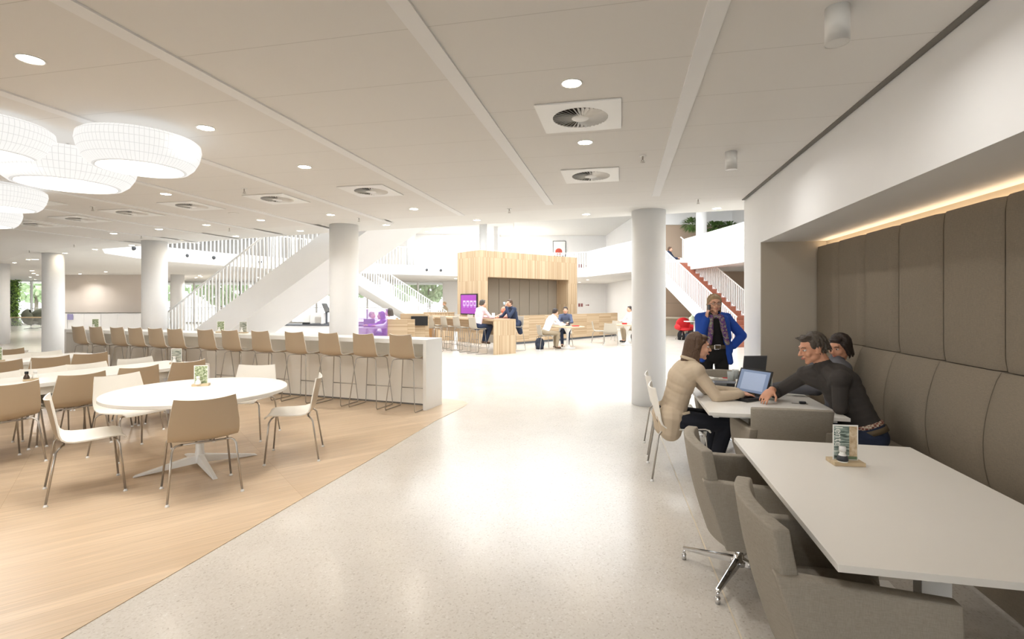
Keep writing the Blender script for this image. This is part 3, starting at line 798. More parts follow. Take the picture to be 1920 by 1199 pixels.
def make_chair(mats=(shell_in, shell_out), wb=.252, wt=.218, name='dining_chair'):
    t = thing(name, (0,0,0), 0, 'x', 'chair', 'x')
    shell_mesh(wb, wt, .455).build('seat_shell', list(mats), t)
    mb = MB()
    mb.tube([(-.16,-.15,.436),(.16,-.15,.436)], .009, 8); mb.tube([(-.16,.17,.441),(.16,.17,.441)], .009, 8)
    mb.tube([(-.05,-.15,.436),(-.05,.17,.441)], .008, 6); mb.tube([(.05,-.15,.436),(.05,.17,.441)], .008, 6)
    mb.build('seat_frame', steel, t)
    for sx in (-1, 1):
        for y0, y1, fy in ((-.15, -.20, -.26), (.17, .20, .235)):
            mb = MB(); mb.tube([(sx*.15,y0,.438),(sx*.195,y0+(y1-y0)*.3,.436),(sx*.215,y0+(y1-y0)*.6,.425),(sx*.226,y1,.40),(sx*.262,fy,.012)], .0085, 10)
            l = mb.build('leg', steel, t)
            mb = MB(); mb.lathe([(.0001,0.0),(.016,0.0),(.015,.006),(.010,.014),(.009,.018)], (sx*.262,fy,.0), 12); mb.build('foot_glide', white_metal, l)
    return t
def place(proto, first, loc, fwd, label, group, z=.004):
    o = proto if first else copy_tree(proto)
    o.location = (loc[0], loc[1], z); o.rotation_euler = (0, 0, face(*fwd)); o['label'] = label; o['group'] = group
    return o
ch = make_chair()
RT = 'chairs around the round table'
place(ch, True, (-3.60,4.29), (.38,.355), 'chair at the left front of the round table, turned sideways, ivory seat showing', RT)
place(ch, False, (-2.63,4.29), (-.345,.43), 'taupe-backed chair in front of the round table, its back towards the viewer', RT)
place(ch, False, (-2.25,5.23), (-.96,-.28), 'chair at the right of the round table, ivory seat seen from the side', RT)
place(ch, False, (-3.12,5.98), (0.02,-1), 'chair behind the round table, ivory back facing the viewer in front of the stools', RT)
place(ch, False, (-3.98,5.30), (.88,-.36), 'chair tucked under the left rim of the round table, ivory back facing the viewer', RT)

# long tables: direction tu along, tn towards the camera side
tu = Vector((.40,.917,0)).normalized(); tn = Vector((.917,-.40,0)).normalized()
G1 = 'chairs along the nearest long table'; G2 = 'chairs along the second long table'; G3 = 'chairs at the rearmost table'
def pt(px, py, z): p = atz(px, py, z); return Vector((p.x, p.y, 0))
W = ['nearest', 'second', 'third', 'fourth']
near_face = (-tn.x, -tn.y); far_face = (tn.x, tn.y)
k = 0
for (x, y) in ((14,722),(150,703),(257,690),(350,679.5)):
    c = pt(x, y, .80) - tn*.185
    place(ch, False, c + tn*.0, near_face, 'taupe-backed chair on the aisle side of the nearest long table, %s from the left edge' % ORD[k], G1); k += 1
k = 0
for (x, y) in ((-14,703),(80,692.5),(161,684),(252,674)):
    c = pt(x, y, .80) + tn*.245
    place(ch, False, c, far_face, 'ivory-faced chair on the far side of the nearest long table, %s from the left edge' % ORD[k], G1); k += 1
k = 0
for (x, y) in ((-2,679),(92,671),(167,664.5)):
    c = pt(x, y, .80) - tn*.185
    place(ch, False, c, near_face, 'taupe-backed chair on the aisle side of the second long table, %s from the left edge' % ORD[k], G2); k += 1
k = 0
for (x, y) in ((20,667),(82,661.5)):
    c = pt(x, y, .80) + tn*.245
    place(ch, False, c, far_face, 'ivory-faced chair on the far side of the second long table, %s from the left edge' % ORD[k], G2); k += 1
place(ch, False, pt(13, 656.5, .80) - tn*.235, near_face, 'taupe-backed chair at the rearmost table, small at the left edge', G3)

def long_table(nr, length, label, leg_panel=True, width=.9):
    """nr = top corner towards the aisle at the far end"""
    t = thing('dining_table', (nr[0], nr[1], .004), math.atan2(tu.y, tu.x), label, 'table', 'long white dining tables')
    # local x along tu (backwards negative), y: left of tu = away from the aisle
    mb = MB(); mb.box((-length, 0, .705), (0, width, .745)); mb.build('tabletop', table_white, t, bevel=.002)
    mb = MB(); mb.box((-length+.06, .05, .62), (-.05, .07, .705)); mb.box((-length+.06, width-.07, .62), (-.05, width-.05, .705)); mb.build('apron', cream, t)
    for x0 in (-length, -.05):
        mb = MB(); mb.box((x0, 0.0, 0), (x0+.05, width, .705)); mb.build('end_panel', white, t)
    return t
long_table((-4.13, 6.92), 4.4, 'long white dining table nearest the round table, with two menu stands')
long_table((-6.38, 8.04), 4.6, 'long white dining table in the middle row, left of the bar counter')
long_table((-8.40, 8.80), 3.2, 'rearmost long dining table, only its end seen at the left edge')

# round table
rt = thing('round_table', (-3.02, 4.90, .004), 0, 'large round white pedestal table on the parquet with a menu stand', 'table')
mb = MB(); mb.lathe([(.0001,.70),(.72,.70),(.765,.706),(.775,.712),(.775,.738),(.770,.744),(.0001,.744)], n=96, smooth=False); mb.build('tabletop', table_white, rt)
mb = MB(); mb.lathe([(.0001,.696),(.16,.696),(.16,.675),(.05,.665),(.036,.62),(.036,.16),(.045,.10),(.045,.05),(.0001,.05)], n=32); mb.build('pedestal', white_metal, rt)
for a in (218, 315, 44, 135):
    a = math.radians(a); mb = MB(); r_ = Matrix.Rotation(a, 4, 'Z')
    mb.add([r_ @ Vector(v) for v in ((.0,-.032,.04),(.52,-.022,.0),(.52,.022,.0),(0,.032,.04),(.0,-.026,.125),(.50,-.015,.016),(.50,.015,.016),(0,.026,.125))], [(0,3,2,1),(4,5,6,7),(0,1,5,4),(1,2,6,5),(2,3,7,6),(3,0,4,7)])
    mb.build('foot', white_metal, rt, bevel=.004)

# ================================================================== bar stools
def make_stool(mats, hs=.765, sc=.80, wire=.007):
    t = thing('bar_stool', (0,0,0), 0, 'x', 'stool', 'x')
    shell_mesh(.20, .175, hs, wf=.17, depth=.42, bh=.345).build('seat_shell', list(mats), t)
    for sx in (-1, 1):
        mb = MB()
        mb.tube([(0,-.02,hs-.025),(sx*.12,-.09,hs-.022),(sx*.165,-.12,hs-.03),(sx*.178,-.135,hs-.055),(sx*.245,-.215,.03),(sx*.247,-.20,.0075),(sx*.247,.19,.0075),(sx*.245,.205,.03),(sx*.178,.155,hs-.05),(sx*.165,.14,hs-.026),(sx*.12,.11,hs-.018),(0,.04,hs-.022)], wire, 8)
        mb.build('sled_leg', steel, t)
    mb = MB(); mb.tube([(-.225,.192,.28),(.225,.192,.28)], wire, 8); mb.build('footrest', steel, t)
    return t
st = make_stool((shell_in, shell_out))
bar_px = [748, 678, 612, 548, 484, 427, 381, 323.5, 287, 249, 215, 175, 142]
BG = 'taupe bar stools in a row at the long white counter'
for i, x in enumerate(bar_px):
    # stand where the sight line of each back meets the stool row
    q = (x-960)/FPX; o_ = BO - BN*.225
    # point o_ + BD*a with X = q*Y
    a = (q*o_.y - o_.x)/(BD.x - q*BD.y)
    c = o_ + BD*a + BN*.235
    place(st, i == 0, (c.x, c.y), (BN.x, BN.y), 'taupe bar stool at the white counter, %s from its near right end' % ORD[i], BG)

# ================================================================== armchairs
def make_armchair():
    t = thing('armchair', (0,0,0), 0, 'x', 'armchair', 'grey-taupe upholstered swivel armchairs')
    # back: curved slab; +Y is forward. plan curve x in [-.29,.29]
    def slab(cols, name, th, n=12, mats=chair_fabric, bev=.008):
        """cols: list of (outer point low, outer point high, inward direction)"""
        mb = MB(); N = len(cols); rows = 8
        O = []; I = []
        for lo, hi, d in cols:
            for r_ in range(rows+1):
                f = r_/rows; p = Vector(lo).lerp(Vector(hi), f); p += Vector(d)*(-.018*math.sin(PI*f))
                O.append(p); I.append(p + Vector(d)*th)
        fs = []; gs = []
        R1 = rows+1
        for i in range(N-1):
            for r_ in range(rows):
                a = i*R1+r_; fs.append((a, a+R1, a+R1+1, a+1)); gs.append((a, a+1, a+R1+1, a+R1))
        T = len(O); vs = O + I
        f2 = fs + [tuple(v+T for v in g) for g in gs]
        for i in range(N-1):
            a = i*R1; f2.append((a, a+T, a+R1+T, a+R1)); a = i*R1+rows; f2.append((a, a+R1, a+R1+T, a+T))
        for r_ in range(rows):
            a = r_; f2.append((a, a+1, a+1+T, a+T)); a = (N-1)*R1+r_; f2.append((a, a+T, a+1+T, a+1))
        mb.add(vs, f2, True)
        return mb.build(name, mats, t, bevel=bev)
    cols = []
    for i in range(13):
        u = -1+2*i/12
        x = .283*u; yb = -.30 + .055*u*u
        cols.append(((x*.86, yb+.13+.02*u*u, .27), (x, yb, .815 - .012*u*u), Vector((-u*.25, 1, 0)).normalized()))
    slab(cols, 'backrest', .062)
    for sx in (1, -1):
        cc = []
        for i in range(7):
            f = i/6
            yb = -.238 + f*.545
            lo = (sx*(.246+.015*f), -.112 + f*.435, .262 + .01*f); hi = (sx*(.286+.035*f), yb, .645 - .02*f)
            cc.append((lo, hi, Vector((-sx, 0, 0))))
        if sx < 0: cc = cc[::-1]
        slab(cc, 'armrest', .058)
    mb = MB(); mb.box((-.235,-.07,.34),(.235,.27,.455)); mb.build('seat', chair_fabric, t, bevel=.03)
    mb = MB(); mb.prism([(-.225,-.07),(.225,-.07),(.235,.235),(-.235,.235)], .27, .345); mb.build('underseat', chair_fabric, t, bevel=.01)
    mb = MB(); mb.lathe([(.0001,.275),(.07,.275),(.07,.26),(.028,.25),(.028,.12),(.045,.115),(.045,.085),(.0001,.08)], n=20); mb.build('column', chrome, t)
    for k in range(4):
        a = math.radians(60+90*k); r_ = Matrix.Rotation(a, 4, 'Z'); mb = MB()
        mb.add([r_ @ Vector(v) for v in ((.02,-.02,.085),(.325,-.013,.060),(.325,.013,.060),(.02,.02,.085),(.02,-.016,.125),(.335,-.010,.078),(.335,.010,.078),(.02,.016,.125))], [(0,3,2,1),(4,5,6,7),(0,1,5,4),(1,2,6,5),(2,3,7,6),(3,0,4,7)])
        l = mb.build('leg', chrome, t, bevel=.005)
        mb = MB(); mb.tube([r_ @ Vector((.322,0,.072)), r_ @ Vector((.325,0,.03))], .0085, 10); mb.lathe([(.0001,0),(.013,0),(.013,.034),(.010,.036)], r_ @ Vector((.325,0,0)), 14); mb.build('foot', chrome, l)
    return t
ac = make_armchair()
n_ = B(1, 0); u_ = B(0, 1)
def arm(first, s, t, fwd, label):
    o = ac if first else copy_tree(ac)
    p = B(s, t); o.location = (p.x, p.y, 0); o.rotation_euler = (0, 0, face(*fwd)); o['label'] = label
arm(True, .76, 2.20, (n_.x, n_.y), 'grey-taupe armchair nearest the viewer, pushed up to the foreground table')
arm(False, .66, 3.13, (n_.x, n_.y), 'grey-taupe armchair at the far left corner of the foreground table, behind the nearest armchair')
arm(False, 1.22, 4.30, (u_.x, u_.y), 'grey-taupe armchair with its back to us between the two booth tables')
arm(False, 1.10, 5.92, (-u_.x, -u_.y), 'grey-taupe armchair at the far end of the second booth table, behind the laptops')

# shell chairs by the booth (ivory)
G4 = 'ivory shell chairs at the second booth table'
place(ch, False, (1.55, 4.71), (.98,-.19), 'ivory shell chair on which the woman in the beige jacket sits', G4, 0)
place(ch, False, (1.70, 5.42), (.98,-.19), 'empty ivory shell chair behind the seated woman in beige', G4, 0)
booth_chairs = [o for o in C.objects if o.get('group') == G4]
for o in booth_chairs:      # ivory on both sides
    for c_ in o.children:
        if c_.name.startswith('seat_shell'):
            c_.data = c_.data.copy(); c_.data.materials.clear(); c_.data.materials.append(shell_in); c_.data.materials.append(mat('ivory_shell_back', rgb(220,213,200), .35))

# booth tables
def booth_table(s0, s1, t0, t1, label):
    c = B((s0+s1)/2, (t0+t1)/2)
    t = thing('meeting_table', (c.x, c.y, 0), ANG_U, label, 'table', 'white rectangular tables in the booth')
    w = (s1-s0)/2; l = (t1-t0)/2
    mb = MB(); mb.box((-w,-l,.715),(w,l,.74)); mb.build('tabletop', table_white, t, bevel=.0015)
    mb = MB()
    for sx in (-1, 1): mb.box((sx*(w-.07)-.02, -l+.10, .68), (sx*(w-.07)+.02, l-.10, .714))
    for sy in (-1, 1): mb.box((-w+.07, sy*(l-.14)-.02, .68), (w-.07, sy*(l-.14)+.02, .714))
    mb.build('frame', white_metal, t)
    for sy in (-1, 1):
        mb = MB(); mb.box((-.05, sy*(l-.42)-.03, .02), (.05, sy*(l-.42)+.03, .68)); mb.build('leg', white_metal, t)
    mb = MB(); mb.box((-.30,-l+.16,.0),(.30,l-.16,.02)); mb.build('floor_plate', table_white, t, bevel=.004)
    return t
booth_table(.69, 1.66, 1.84, 3.41, 'large white rectangular table in the foreground right with one menu stand')
booth_table(.66, 1.64, 4.15, 5.72, 'white rectangular table in the booth where people work on laptops')

# ================================================================== table items
def card_material(name, cols, sc=(60, 12), seed=0.0):
    m = mat(name, cols[0], .5)
    nt, b = drop_colour_link(m)
    mp = mapping(nt, scale=(sc[0], 1, sc[1])); mp.inputs['Location'].default_value = (seed, seed*2, seed*3); mp.inputs['Rotation'].default_value = (0, .35, 0)
    nz = nt.nodes.new('ShaderNodeTexNoise'); nz.inputs['Scale'].default_value = 1.0; nz.inputs['Detail'].default_value = 3; nz.inputs['Distortion'].default_value = .6
    nt.links.new(mp.outputs[0], nz.inputs['Vector'])
    n = len(cols)
    r = ramp(nt, nz.outputs['Fac'], [(.3 + .4*i/(n-1), c) for i, c in enumerate(cols)])
    nt.links.new(r.outputs['Color'], b.inputs['Base Color'])
    return m
grass_card = card_material('meadow_print', [rgb(70,80,64), rgb(136,150,108), rgb(176,184,148), rgb(222,222,216)], (50, 60))
reed_card = card_material('reed_print', [rgb(58,66,58), rgb(110,118,100), rgb(210,208,196), rgb(176,142,104)], (14, 150))
spring_card = card_material('spring_leaves_print', [rgb(50,62,56), rgb(96,112,104), rgb(176,190,180), rgb(222,222,214)], (12, 110), 2)
tan_card = card_material('sand_print', [rgb(176,146,112), rgb(206,184,150), rgb(224,208,182)], (30, 40), 4)
label_dark = mat('dark_label', rgb(52,54,58), .6)
def menu_stand(loc, rz, label, pic, detail=0, shaker='salt', pepper=False, cardside=0.0):
    t = thing('menu_stand', loc, rz, label, 'menu stand', 'menu stands with shakers on the tables')
    bw = .062 if pepper else (.05 if detail else .04)
    mb = MB(); mb.box((-.075,-bw,0),(.075,bw,.020)); mb.build('wood_base', oak_small, t, bevel=.001)
    cd = MB(); cd.box((-.062,-.0012,.016),(.062,.0012,.205)); card = cd.build('card', paper, t)
    mb = MB(); mb.box((-.056,-.0022,.024),(.056,-.0012,.198)); pc = mb.build('print', pic, card)
    mb = MB(); mb.box((-.056,.0012,.024),(.056,.0022,.198)); mb.build('print', pic, card)
    if detail:
        mb = MB(); mb.box((.018,-.0026,.04),(.056,-.0022,.198)); mb.build('sand_strip', tan_card, card)
        mb = MB(); mb.box((.0,-.0028,.024),(.056,-.0024,.04)); mb.build('colour_bar', mat('orange_green_bar', rgb(110,128,98), .5), card)
        M = Matrix.Translation((-.050,-.0030,.196)) @ Matrix.Rotation(PI/2, 4, 'X') @ Matrix.Rotation(-PI/2, 4, 'Z')
        text_mesh('lettering', 'lente', .052, paper, card, M, .0003)
    def shk(x, y, m_body, m_cap, nm, full=True):
        s_ = thing(nm, (0,0,0), 0, 'x', 'shaker', 'salt and pepper shakers standing on the menu stands')
        mb = MB(); mb.lathe([(.0001,0),(.024,0),(.026,.004),(.0255,.018),(.019,.034),(.0135,.045),(.0135,.056)], n=24); mb.build('bottle', m_body, s_)
        mb = MB(); mb.lathe([(.0001,.054),(.0165,.054),(.0165,.076),(.015,.079),(.0001,.079)], n=20); mb.build('cap', m_cap, s_)
        if detail:
            mb = MB(); mb.lathe([(.0262,.006),(.0262,.019),(.0206,.033)], n=24); l_ = mb.build('label', label_dark, s_)
        q = Matrix.Rotation(rz, 4, 'Z') @ Vector((x, y, 0))
        s_.location = (loc[0]+q.x, loc[1]+q.y, loc[2]+.020)
        s_['label'] = ('white salt shaker' if nm == 'salt_shaker' else 'dark peppercorn grinder') + ' standing on the ' + label.split(' stand')[0] + ' stand ' + label.split('|')[-1] if False else ''
        return s_
    out = []
    if shaker: out.append(shk(-.018 if not detail else -.030, -.034 if (pepper or detail) else -.028, mat('salt_white', rgb(240,238,232), .3), white_gloss, 'salt_shaker'))
    if pepper: out.append(shk(-.03, .034, mat('peppercorns', rgb(72,54,40), .3, var=.6, vscale=200), black_plastic, 'pepper_grinder'))
    return t, out
T = .7405
p = atz(1585, 870, .74)
t_, s_ = menu_stand((p.x, p.y, T), math.radians(-8), 'menu stand with a grey-green leaf picture on the foreground booth table', spring_card, 1)
s_[0]['label'] = 'white salt shaker with a dark label before the foreground menu card'
t_, s_ = menu_stand((-3.13, 5.10, .7485), math.radians(18), 'menu stand with a green meadow picture on the round table', grass_card)
s_[0]['label'] = 'white salt shaker in front of the meadow card on the round table'
p = atz(331, 683, .745)
t_, s_ = menu_stand((p.x, p.y, .7495), math.radians(18), 'menu stand with a reed picture at the far end of the nearest long table', reed_card)
s_[0]['label'] = 'white salt shaker before the reed card on the nearest long table'
p = atz(58, 714, .745)
t_, s_ = menu_stand((p.x, p.y, .7495), math.radians(133), 'menu stand seen edge-on between two shakers on the nearest long table', paper, shaker=True, pepper=True)
s_[0]['label'] = 'clear white salt shaker right of the edge-on menu card'; s_[1]['label'] = 'dark pepper grinder with a black cap left of the edge-on menu card'
p = atz(-6, 679, .745)
t_, s_ = menu_stand((p.x, p.y, .7495), math.radians(20), 'menu stand with a green picture cut by the left edge on the middle long table', grass_card)
s_[0]['label'] = 'white salt shaker by the menu card at the left edge, middle long table'
for x, y, pc, w in ((179,615,grass_card,'at the far left bar end'),(414,621.5,grass_card,'on the bar counter left of the middle'),(456,623,reed_card,'on the bar, rightmost of three')):
    q = (x-960)/FPX; o_ = BO + BN*.25; a = (q*o_.y - o_.x)/(BD.x - q*BD.y); c = o_ + BD*a
    t_, s_ = menu_stand((c.x, c.y, 1.0355), math.radians(10), 'small menu stand ' + w, pc)
    s_[0]['label'] = 'tiny white salt shaker before the menu stand ' + w

# ---- laptops and papers on the second booth table
def laptop(loc, rz, label, open_deg, lid_mat, w=.33, d=.235):
    t = thing('laptop', loc, rz, label, 'laptop', 'laptops on the booth table')
    mb = MB(); mb.box((-w/2,-d/2,.0),(w/2,d/2,.026)); b_ = mb.build('base', black_plastic, t, bevel=.004)
    mb = MB()
    for r_ in range(5):
        for c_ in range(13): mb.box((-w/2+.025+c_*.0218,-.01+r_*.0185,.026),(-w/2+.044+c_*.0218,.006+r_*.0185,.0285))
    mb.build('keyboard', dark, b_)
    mb = MB(); mb.box((-.035,-.095,.026),(.035,-.045,.0265)); mb.build('touchpad', grey_plastic, b_)
    M = Matrix.Translation((0, d/2, .024)) @ Matrix.Rotation(math.radians(-(open_deg-90)), 4, 'X')
    mb = MB(); mb.box((-w/2, 0.0, 0), (w/2, .012, .235), M); l_ = mb.build('lid', lid_mat, t, bevel=.003)
    mb = MB(); mb.box((-w/2+.014,-.0012,.018),(w/2-.014,-.0004,.222), M); sc_ = mb.build('screen', mat('lit_laptop_screen', rgb(120,136,164), .25, emit=rgb(120,136,164), estr=.35), l_)
    mb = MB(); mb.box((-w/2+.05,-.0018,.04),(w/2-.05,-.0013,.20), M); mb.build('open_window', mat('screen_window', rgb(150,164,188), .25, emit=rgb(150,164,188), estr=.4), sc_)
    return t
lp = atz(1384, 747, .74)
lf = Vector((.93,.36))      # from the woman to the screen
laptop((lp.x+.02, lp.y+.0, T), face(.86,.42), 'black laptop with a lit blue-grey screen, typed on by the seated woman', 112, black_plastic)
lq = atz(1406, 707, .74)
laptop((lq.x-.02, lq.y+.02, T), face(.10,-1), 'second laptop behind the first, only its dark lid showing', 100, grey_plastic, w=.27)
# armless details
def onTable(px, py): p = atz(px, py, .74); return (p.x, p.y, T)
g = thing('water_glass', onTable(1370, 716), 0, 'clear water glass beside the white bottle on the laptop table', 'glass', 'water glasses')
mb = MB(); mb.lathe([(.0001,0),(.030,0),(.036,.11),(.034,.11),(.028,.006),(.0001,.006)], n=24); mb.build('glass', drink_glass, g)
mb = MB(); mb.lathe([(.0001,.0065),(.0278,.0065),(.031,.06),(.0001,.06)], n=20); mb.build('water', drink_glass, g)
g2 = copy_tree(g); g2.location = onTable(1379, 712); g2['label'] = 'clear water glass at right, slightly behind the other glass'
bt = thing('white_bottle', onTable(1383, 728), 0, 'small white shaker bottle between the glass and the open laptop', 'bottle')
mb = MB(); mb.lathe([(.0001,0),(.024,0),(.025,.03),(.015,.05),(.014,.06)], n=20); mb.build('body', white_gloss, bt)
mb = MB(); mb.lathe([(.0001,.06),(.017,.06),(.017,.085),(.0001,.085)], n=20); mb.build('cap', white_gloss, bt)
bk = thing('open_book', onTable(1320, 712), math.radians(25), 'open paper notebook on the far left of the laptop table', 'book')
for sx in (-1, 1):
    mb = MB(); n = 8; vs = []; fs = []
    for i in range(n+1):
        f = i/n; z = .006 + .022*math.sin(PI*min(1, f*.9+.08))
        vs += [(sx*f*.15,-.10,z),(sx*f*.15,.10,z)]
    for i in range(n): fs.append((2*i,2*i+2,2*i+3,2*i+1) if sx > 0 else (2*i,2*i+1,2*i+3,2*i+2))
    o_ = len(vs); vs += [(sx*f*.15/1, y, 0) for f in (0, 1) for y in (-.10,.10)]
    fs += [(o_, o_+2, o_+3, o_+1)]
    fs += [tuple([o_, o_+2] + [2*i for i in range(n, -1, -1)]), tuple([o_+1, o_+3] + [2*i+1 for i in range(n, -1, -1)]), (o_+2, 2*n, 2*n+1, o_+3)]
    mb.add(vs, fs, False); mb.build('page', paper, bk)
mp_ = thing('magazine', onTable(1347, 713), math.radians(-12), 'stack of grey printed papers with a red corner before the far armchair', 'magazine')
mb = MB(); mb.box((-.13,-.07,0),(.13,.07,.018)); mb.build('pages', mat('newsprint', rgb(198,192,182), .8, var=.2, vscale=60), mp_)
mb = MB(); mb.box((.05,.0,.0182),(.125,.065,.021)); mb.build('red_cover', red, mp_)
dc = thing('laptop_dock', onTable(1364, 723), math.radians(-14), 'flat black closed device behind the red case on the laptop table', 'device')
mb = MB(); mb.box((-.14,-.07,0),(.12,.07,.035)); mb.build('body', grey_plastic, dc, bevel=.012)
mb = MB(); mb.box((-.02,-.078,.004),(.11,-.0705,.03)); mb.build('port_panel', black_plastic, dc)
rc = thing('phone_case', onTable(1340, 729), math.radians(-10), 'bright red folded case lying between the woman\'s arm and black device', 'case')
mb = MB(); mb.prism([(-.075,-.02),(-.03,-.045),(.02,-.02),(.075,-.035),(.09,.0),(.04,.03),(-.02,.02),(-.06,.03)], 0, .018); mb.build('pouch', red, rc, bevel=.005)
mb = MB(); mb.box((.0,-.05,0),(.10,-.045,.010)); mb.build('zip', paper, rc)
ky = thing('car_key', onTable(1504, 758), math.radians(-12), 'black car key fob with a metal key on the laptop table', 'key')
mb = MB(); mb.box((-.022,-.014,0),(.03,.014,.018)); mb.build('fob', black_plastic, ky, bevel=.006)
mb = MB(); mb.box((-.021,-.012,.0182),(.025,.010,.0215)); mb.build('button_plate', grey_plastic, ky)
mb = MB(); mb.box((-.080,-.004,.001),(-.022,.004,.005)); mb.tube([(.028+.016*math.cos(a*PI/6),.016*math.sin(a*PI/6),.0025) for a in range(12)], .0015, 6, closed=True); mb.build('key_blade', steel, ky)
pn = thing('pen', onTable(1472, 733), math.radians(-8), 'black and silver pen near the man\'s hand', 'pen')
mb = MB(); mb.tube([(-.05,0,.006),(.05,0,.006),(.066,0,.006)], [.005,.005,.002], 8); mb.build('barrel', black_plastic, pn)
p = atz(1432, 744, .74)
p = atz(1434, 741, .74)
t_, s_ = menu_stand((p.x, p.y, T), math.radians(-16), 'menu stand with a light card just behind the open laptop', spring_card, shaker=None)
# ================================================================== staircases
def staircase(name, base, d, rise_per_m, length, width, side, label, cat='staircase', step_mat=white, depth=.62, tread=.28, rail=True, rail_h=.95, sp=.11, railends=(0.0, 0.0), bar=.011, closed=False, stringer_mat=white):
    """base: foot of the near stringer; d: way up; side: direction from near to far stringer"""
    base = Vector(base); d = Vector(d).normalized(); side = Vector(side).normalized()
    t = thing(name, base, 0, label, cat)
    up = Vector((0,0,1))
    def P(a, w, z): return d*a + side*w + up*z
    top = length
    for nm, w0, w1 in (('stringer', 0, .06), ('stringer', width-.06, width)):
        mb = MB(); vs = []
        prof = [(0, 0.0), (0, .10), (top, top*rise_per_m + .10), (top, top*rise_per_m - depth + .10), (max(0.0, (depth-.10)/rise_per_m), 0.0)]
        for w in (w0, w1): vs += [P(a, w, z) for a, z in prof]
        n = len(prof)
        mb.add(vs, [tuple(range(n)), tuple(range(2*n-1, n-1, -1))] + [(i, i+n, (i+1)%n+n, (i+1)%n) for i in range(n)])
        mb.build(nm, stringer_mat, t)
    mb = MB(); a0 = max(0.0, (depth-.10)/rise_per_m)
    vs = [P(a0, .06, .0), P(top, .06, top*rise_per_m-depth+.10), P(top, width-.06, top*rise_per_m-depth+.10), P(a0, width-.06, .0)]
    vs += [v + up*.05 for v in vs]
    mb.add(vs, [(0,1,2,3),(7,6,5,4),(0,4,5,1),(1,5,6,2),(2,6,7,3),(3,7,4,0)]); mb.build('soffit', stringer_mat, t)
    n = int(top/tread)
    for i in range(n):
        a = i*tread; z = (i+1)*tread*rise_per_m
        mb = MB(); vs = [P(a,.06,z-.19), P(a+tread+.02,.06,z-.19), P(a+tread+.02,width-.06,z-.19), P(a,width-.06,z-.19)]
        vs += [P(a,.06,z), P(a+tread+.02,.06,z), P(a+tread+.02,width-.06,z), P(a,width-.06,z)]
        mb.add(vs, [(0,3,2,1),(4,5,6,7),(0,1,5,4),(1,2,6,5),(2,3,7,6),(3,0,4,7)])
        mb.build('step', step_mat, t)
    if rail:
        for w in (.03, width-.03):
            mb = MB(); mb.tube([P(railends[0], w, .10+rail_h+railends[0]*rise_per_m), P(top-railends[1], w, (top-railends[1])*rise_per_m+.10+rail_h)], .026, 8)
            mb.build('handrail', white_metal, t)
            mb = MB(); k = int(top/sp)
            q = Matrix((( d.x, side.x, 0, 0),(d.y, side.y, 0, 0),(0, 0, 1, 0),(0,0,0,1)))
            for i in range(k):
                a = (i+.5)*sp
                p = P(a, w, a*rise_per_m + .10)
                mb.box((-bar*1.7,-bar,-.03),(bar*1.7,bar,rail_h), Matrix.Translation(p) @ q)
            mb.build('balusters', white_metal, t)
    return t
# big staircase behind the bar, rising to the right
dA = Vector((.935,-.354,0)).normalized(); sA = Vector((.354,.935,0)).normalized()
A0 = Vector((-7.07,12.0,0)) - dA*(1.17/.56)
staircase('staircase', A0, dA, .56, 7.7, 1.55, sA, 'large white staircase with upright balusters rising to the right behind the bar counter', depth=.66, sp=.115, bar=.011)
# middle staircase, descending to the right towards the timber kiosk
dM = Vector((-3.72,-3.0,0)).normalized(); sM = Vector((.63,-.78,0)).normalized()
staircase('staircase', (-3.45, 27.0, 0) , dM, .575, 6.1, 1.6, -sM, 'white staircase in the middle distance coming down to the right, left of the kiosk', depth=.55, sp=.13, bar=.014)
# right staircase with red-brown steps
dR = Vector((-.28,.96,0)).normalized(); sR = Vector((.96,.28,0)).normalized()
staircase('staircase', (7.74,17.5,0), dR, .625, 5.6, 1.7, sR, 'white staircase with red-brown steps behind the standing woman', step_mat=red_step, depth=.55, sp=.10, bar=.012)

# ================================================================== timber kiosk
KO = Vector((-1.24, 19.0, 0)); KD = Vector((4.1,3.4,0)).normalized(); KN = Vector((-.64,.77,0)).normalized()
kio = thing('timber_kiosk', KO, math.atan2(KD.y, KD.x), 'tall oak-clad kiosk block with a recessed niche of grey upholstered panels', 'kiosk')
# local x along the front, y into the block
KW = 5.35; KH = 3.52; ND = .75
nx0, nx1 = .42, 4.80; nz0, nz1 = .70, 2.52
mb = MB()
mb.box((0,0,0),(nx0,1.45,KH)); mb.build('side_pier', oak_upright, kio)
mb = MB(); mb.box((nx1,0,0),(KW,1.45,KH)); mb.build('side_pier', oak_upright, kio)
mb = MB(); mb.box((nx0,0,nz1),(nx1,1.45,KH)); mb.build('lintel', oak_upright, kio)
mb = MB(); mb.box((nx0,ND,0),(nx1,1.45,nz1)); mb.build('back_block', oak_upright, kio)
mb = MB(); mb.box((nx0,.10,0),(nx1,ND,.55)); mb.build('niche_bench', mat('grey_upholstery', rgb(150,140,126), .9), kio)
for i in range(8):
    w = (nx1-nx0)/8
    mb = MB(); mb.box((nx0+i*w+.008,ND-.04,.95),(nx0+(i+1)*w-.008,ND,nz1-.003)); mb.build('niche_panel', mat('grey_taupe_panel', rgb(152,140,124), .9) if i == 0 else bpy.data.materials['grey_taupe_panel'], kio, bevel=.012)
mb = MB(); mb.box((nx0+.0,ND-.06,.56),(nx1,ND,.93)); mb.build('niche_cushion', bpy.data.materials['grey_upholstery'], kio, bevel=.02)
# screen on the left face
tv = thing('wall_screen', KO + KN*.62 + Vector((0,0,1.48)) , math.atan2(-KN.y, -KN.x), 'flat screen with a purple picture and four pale icons on the kiosk side', 'screen')
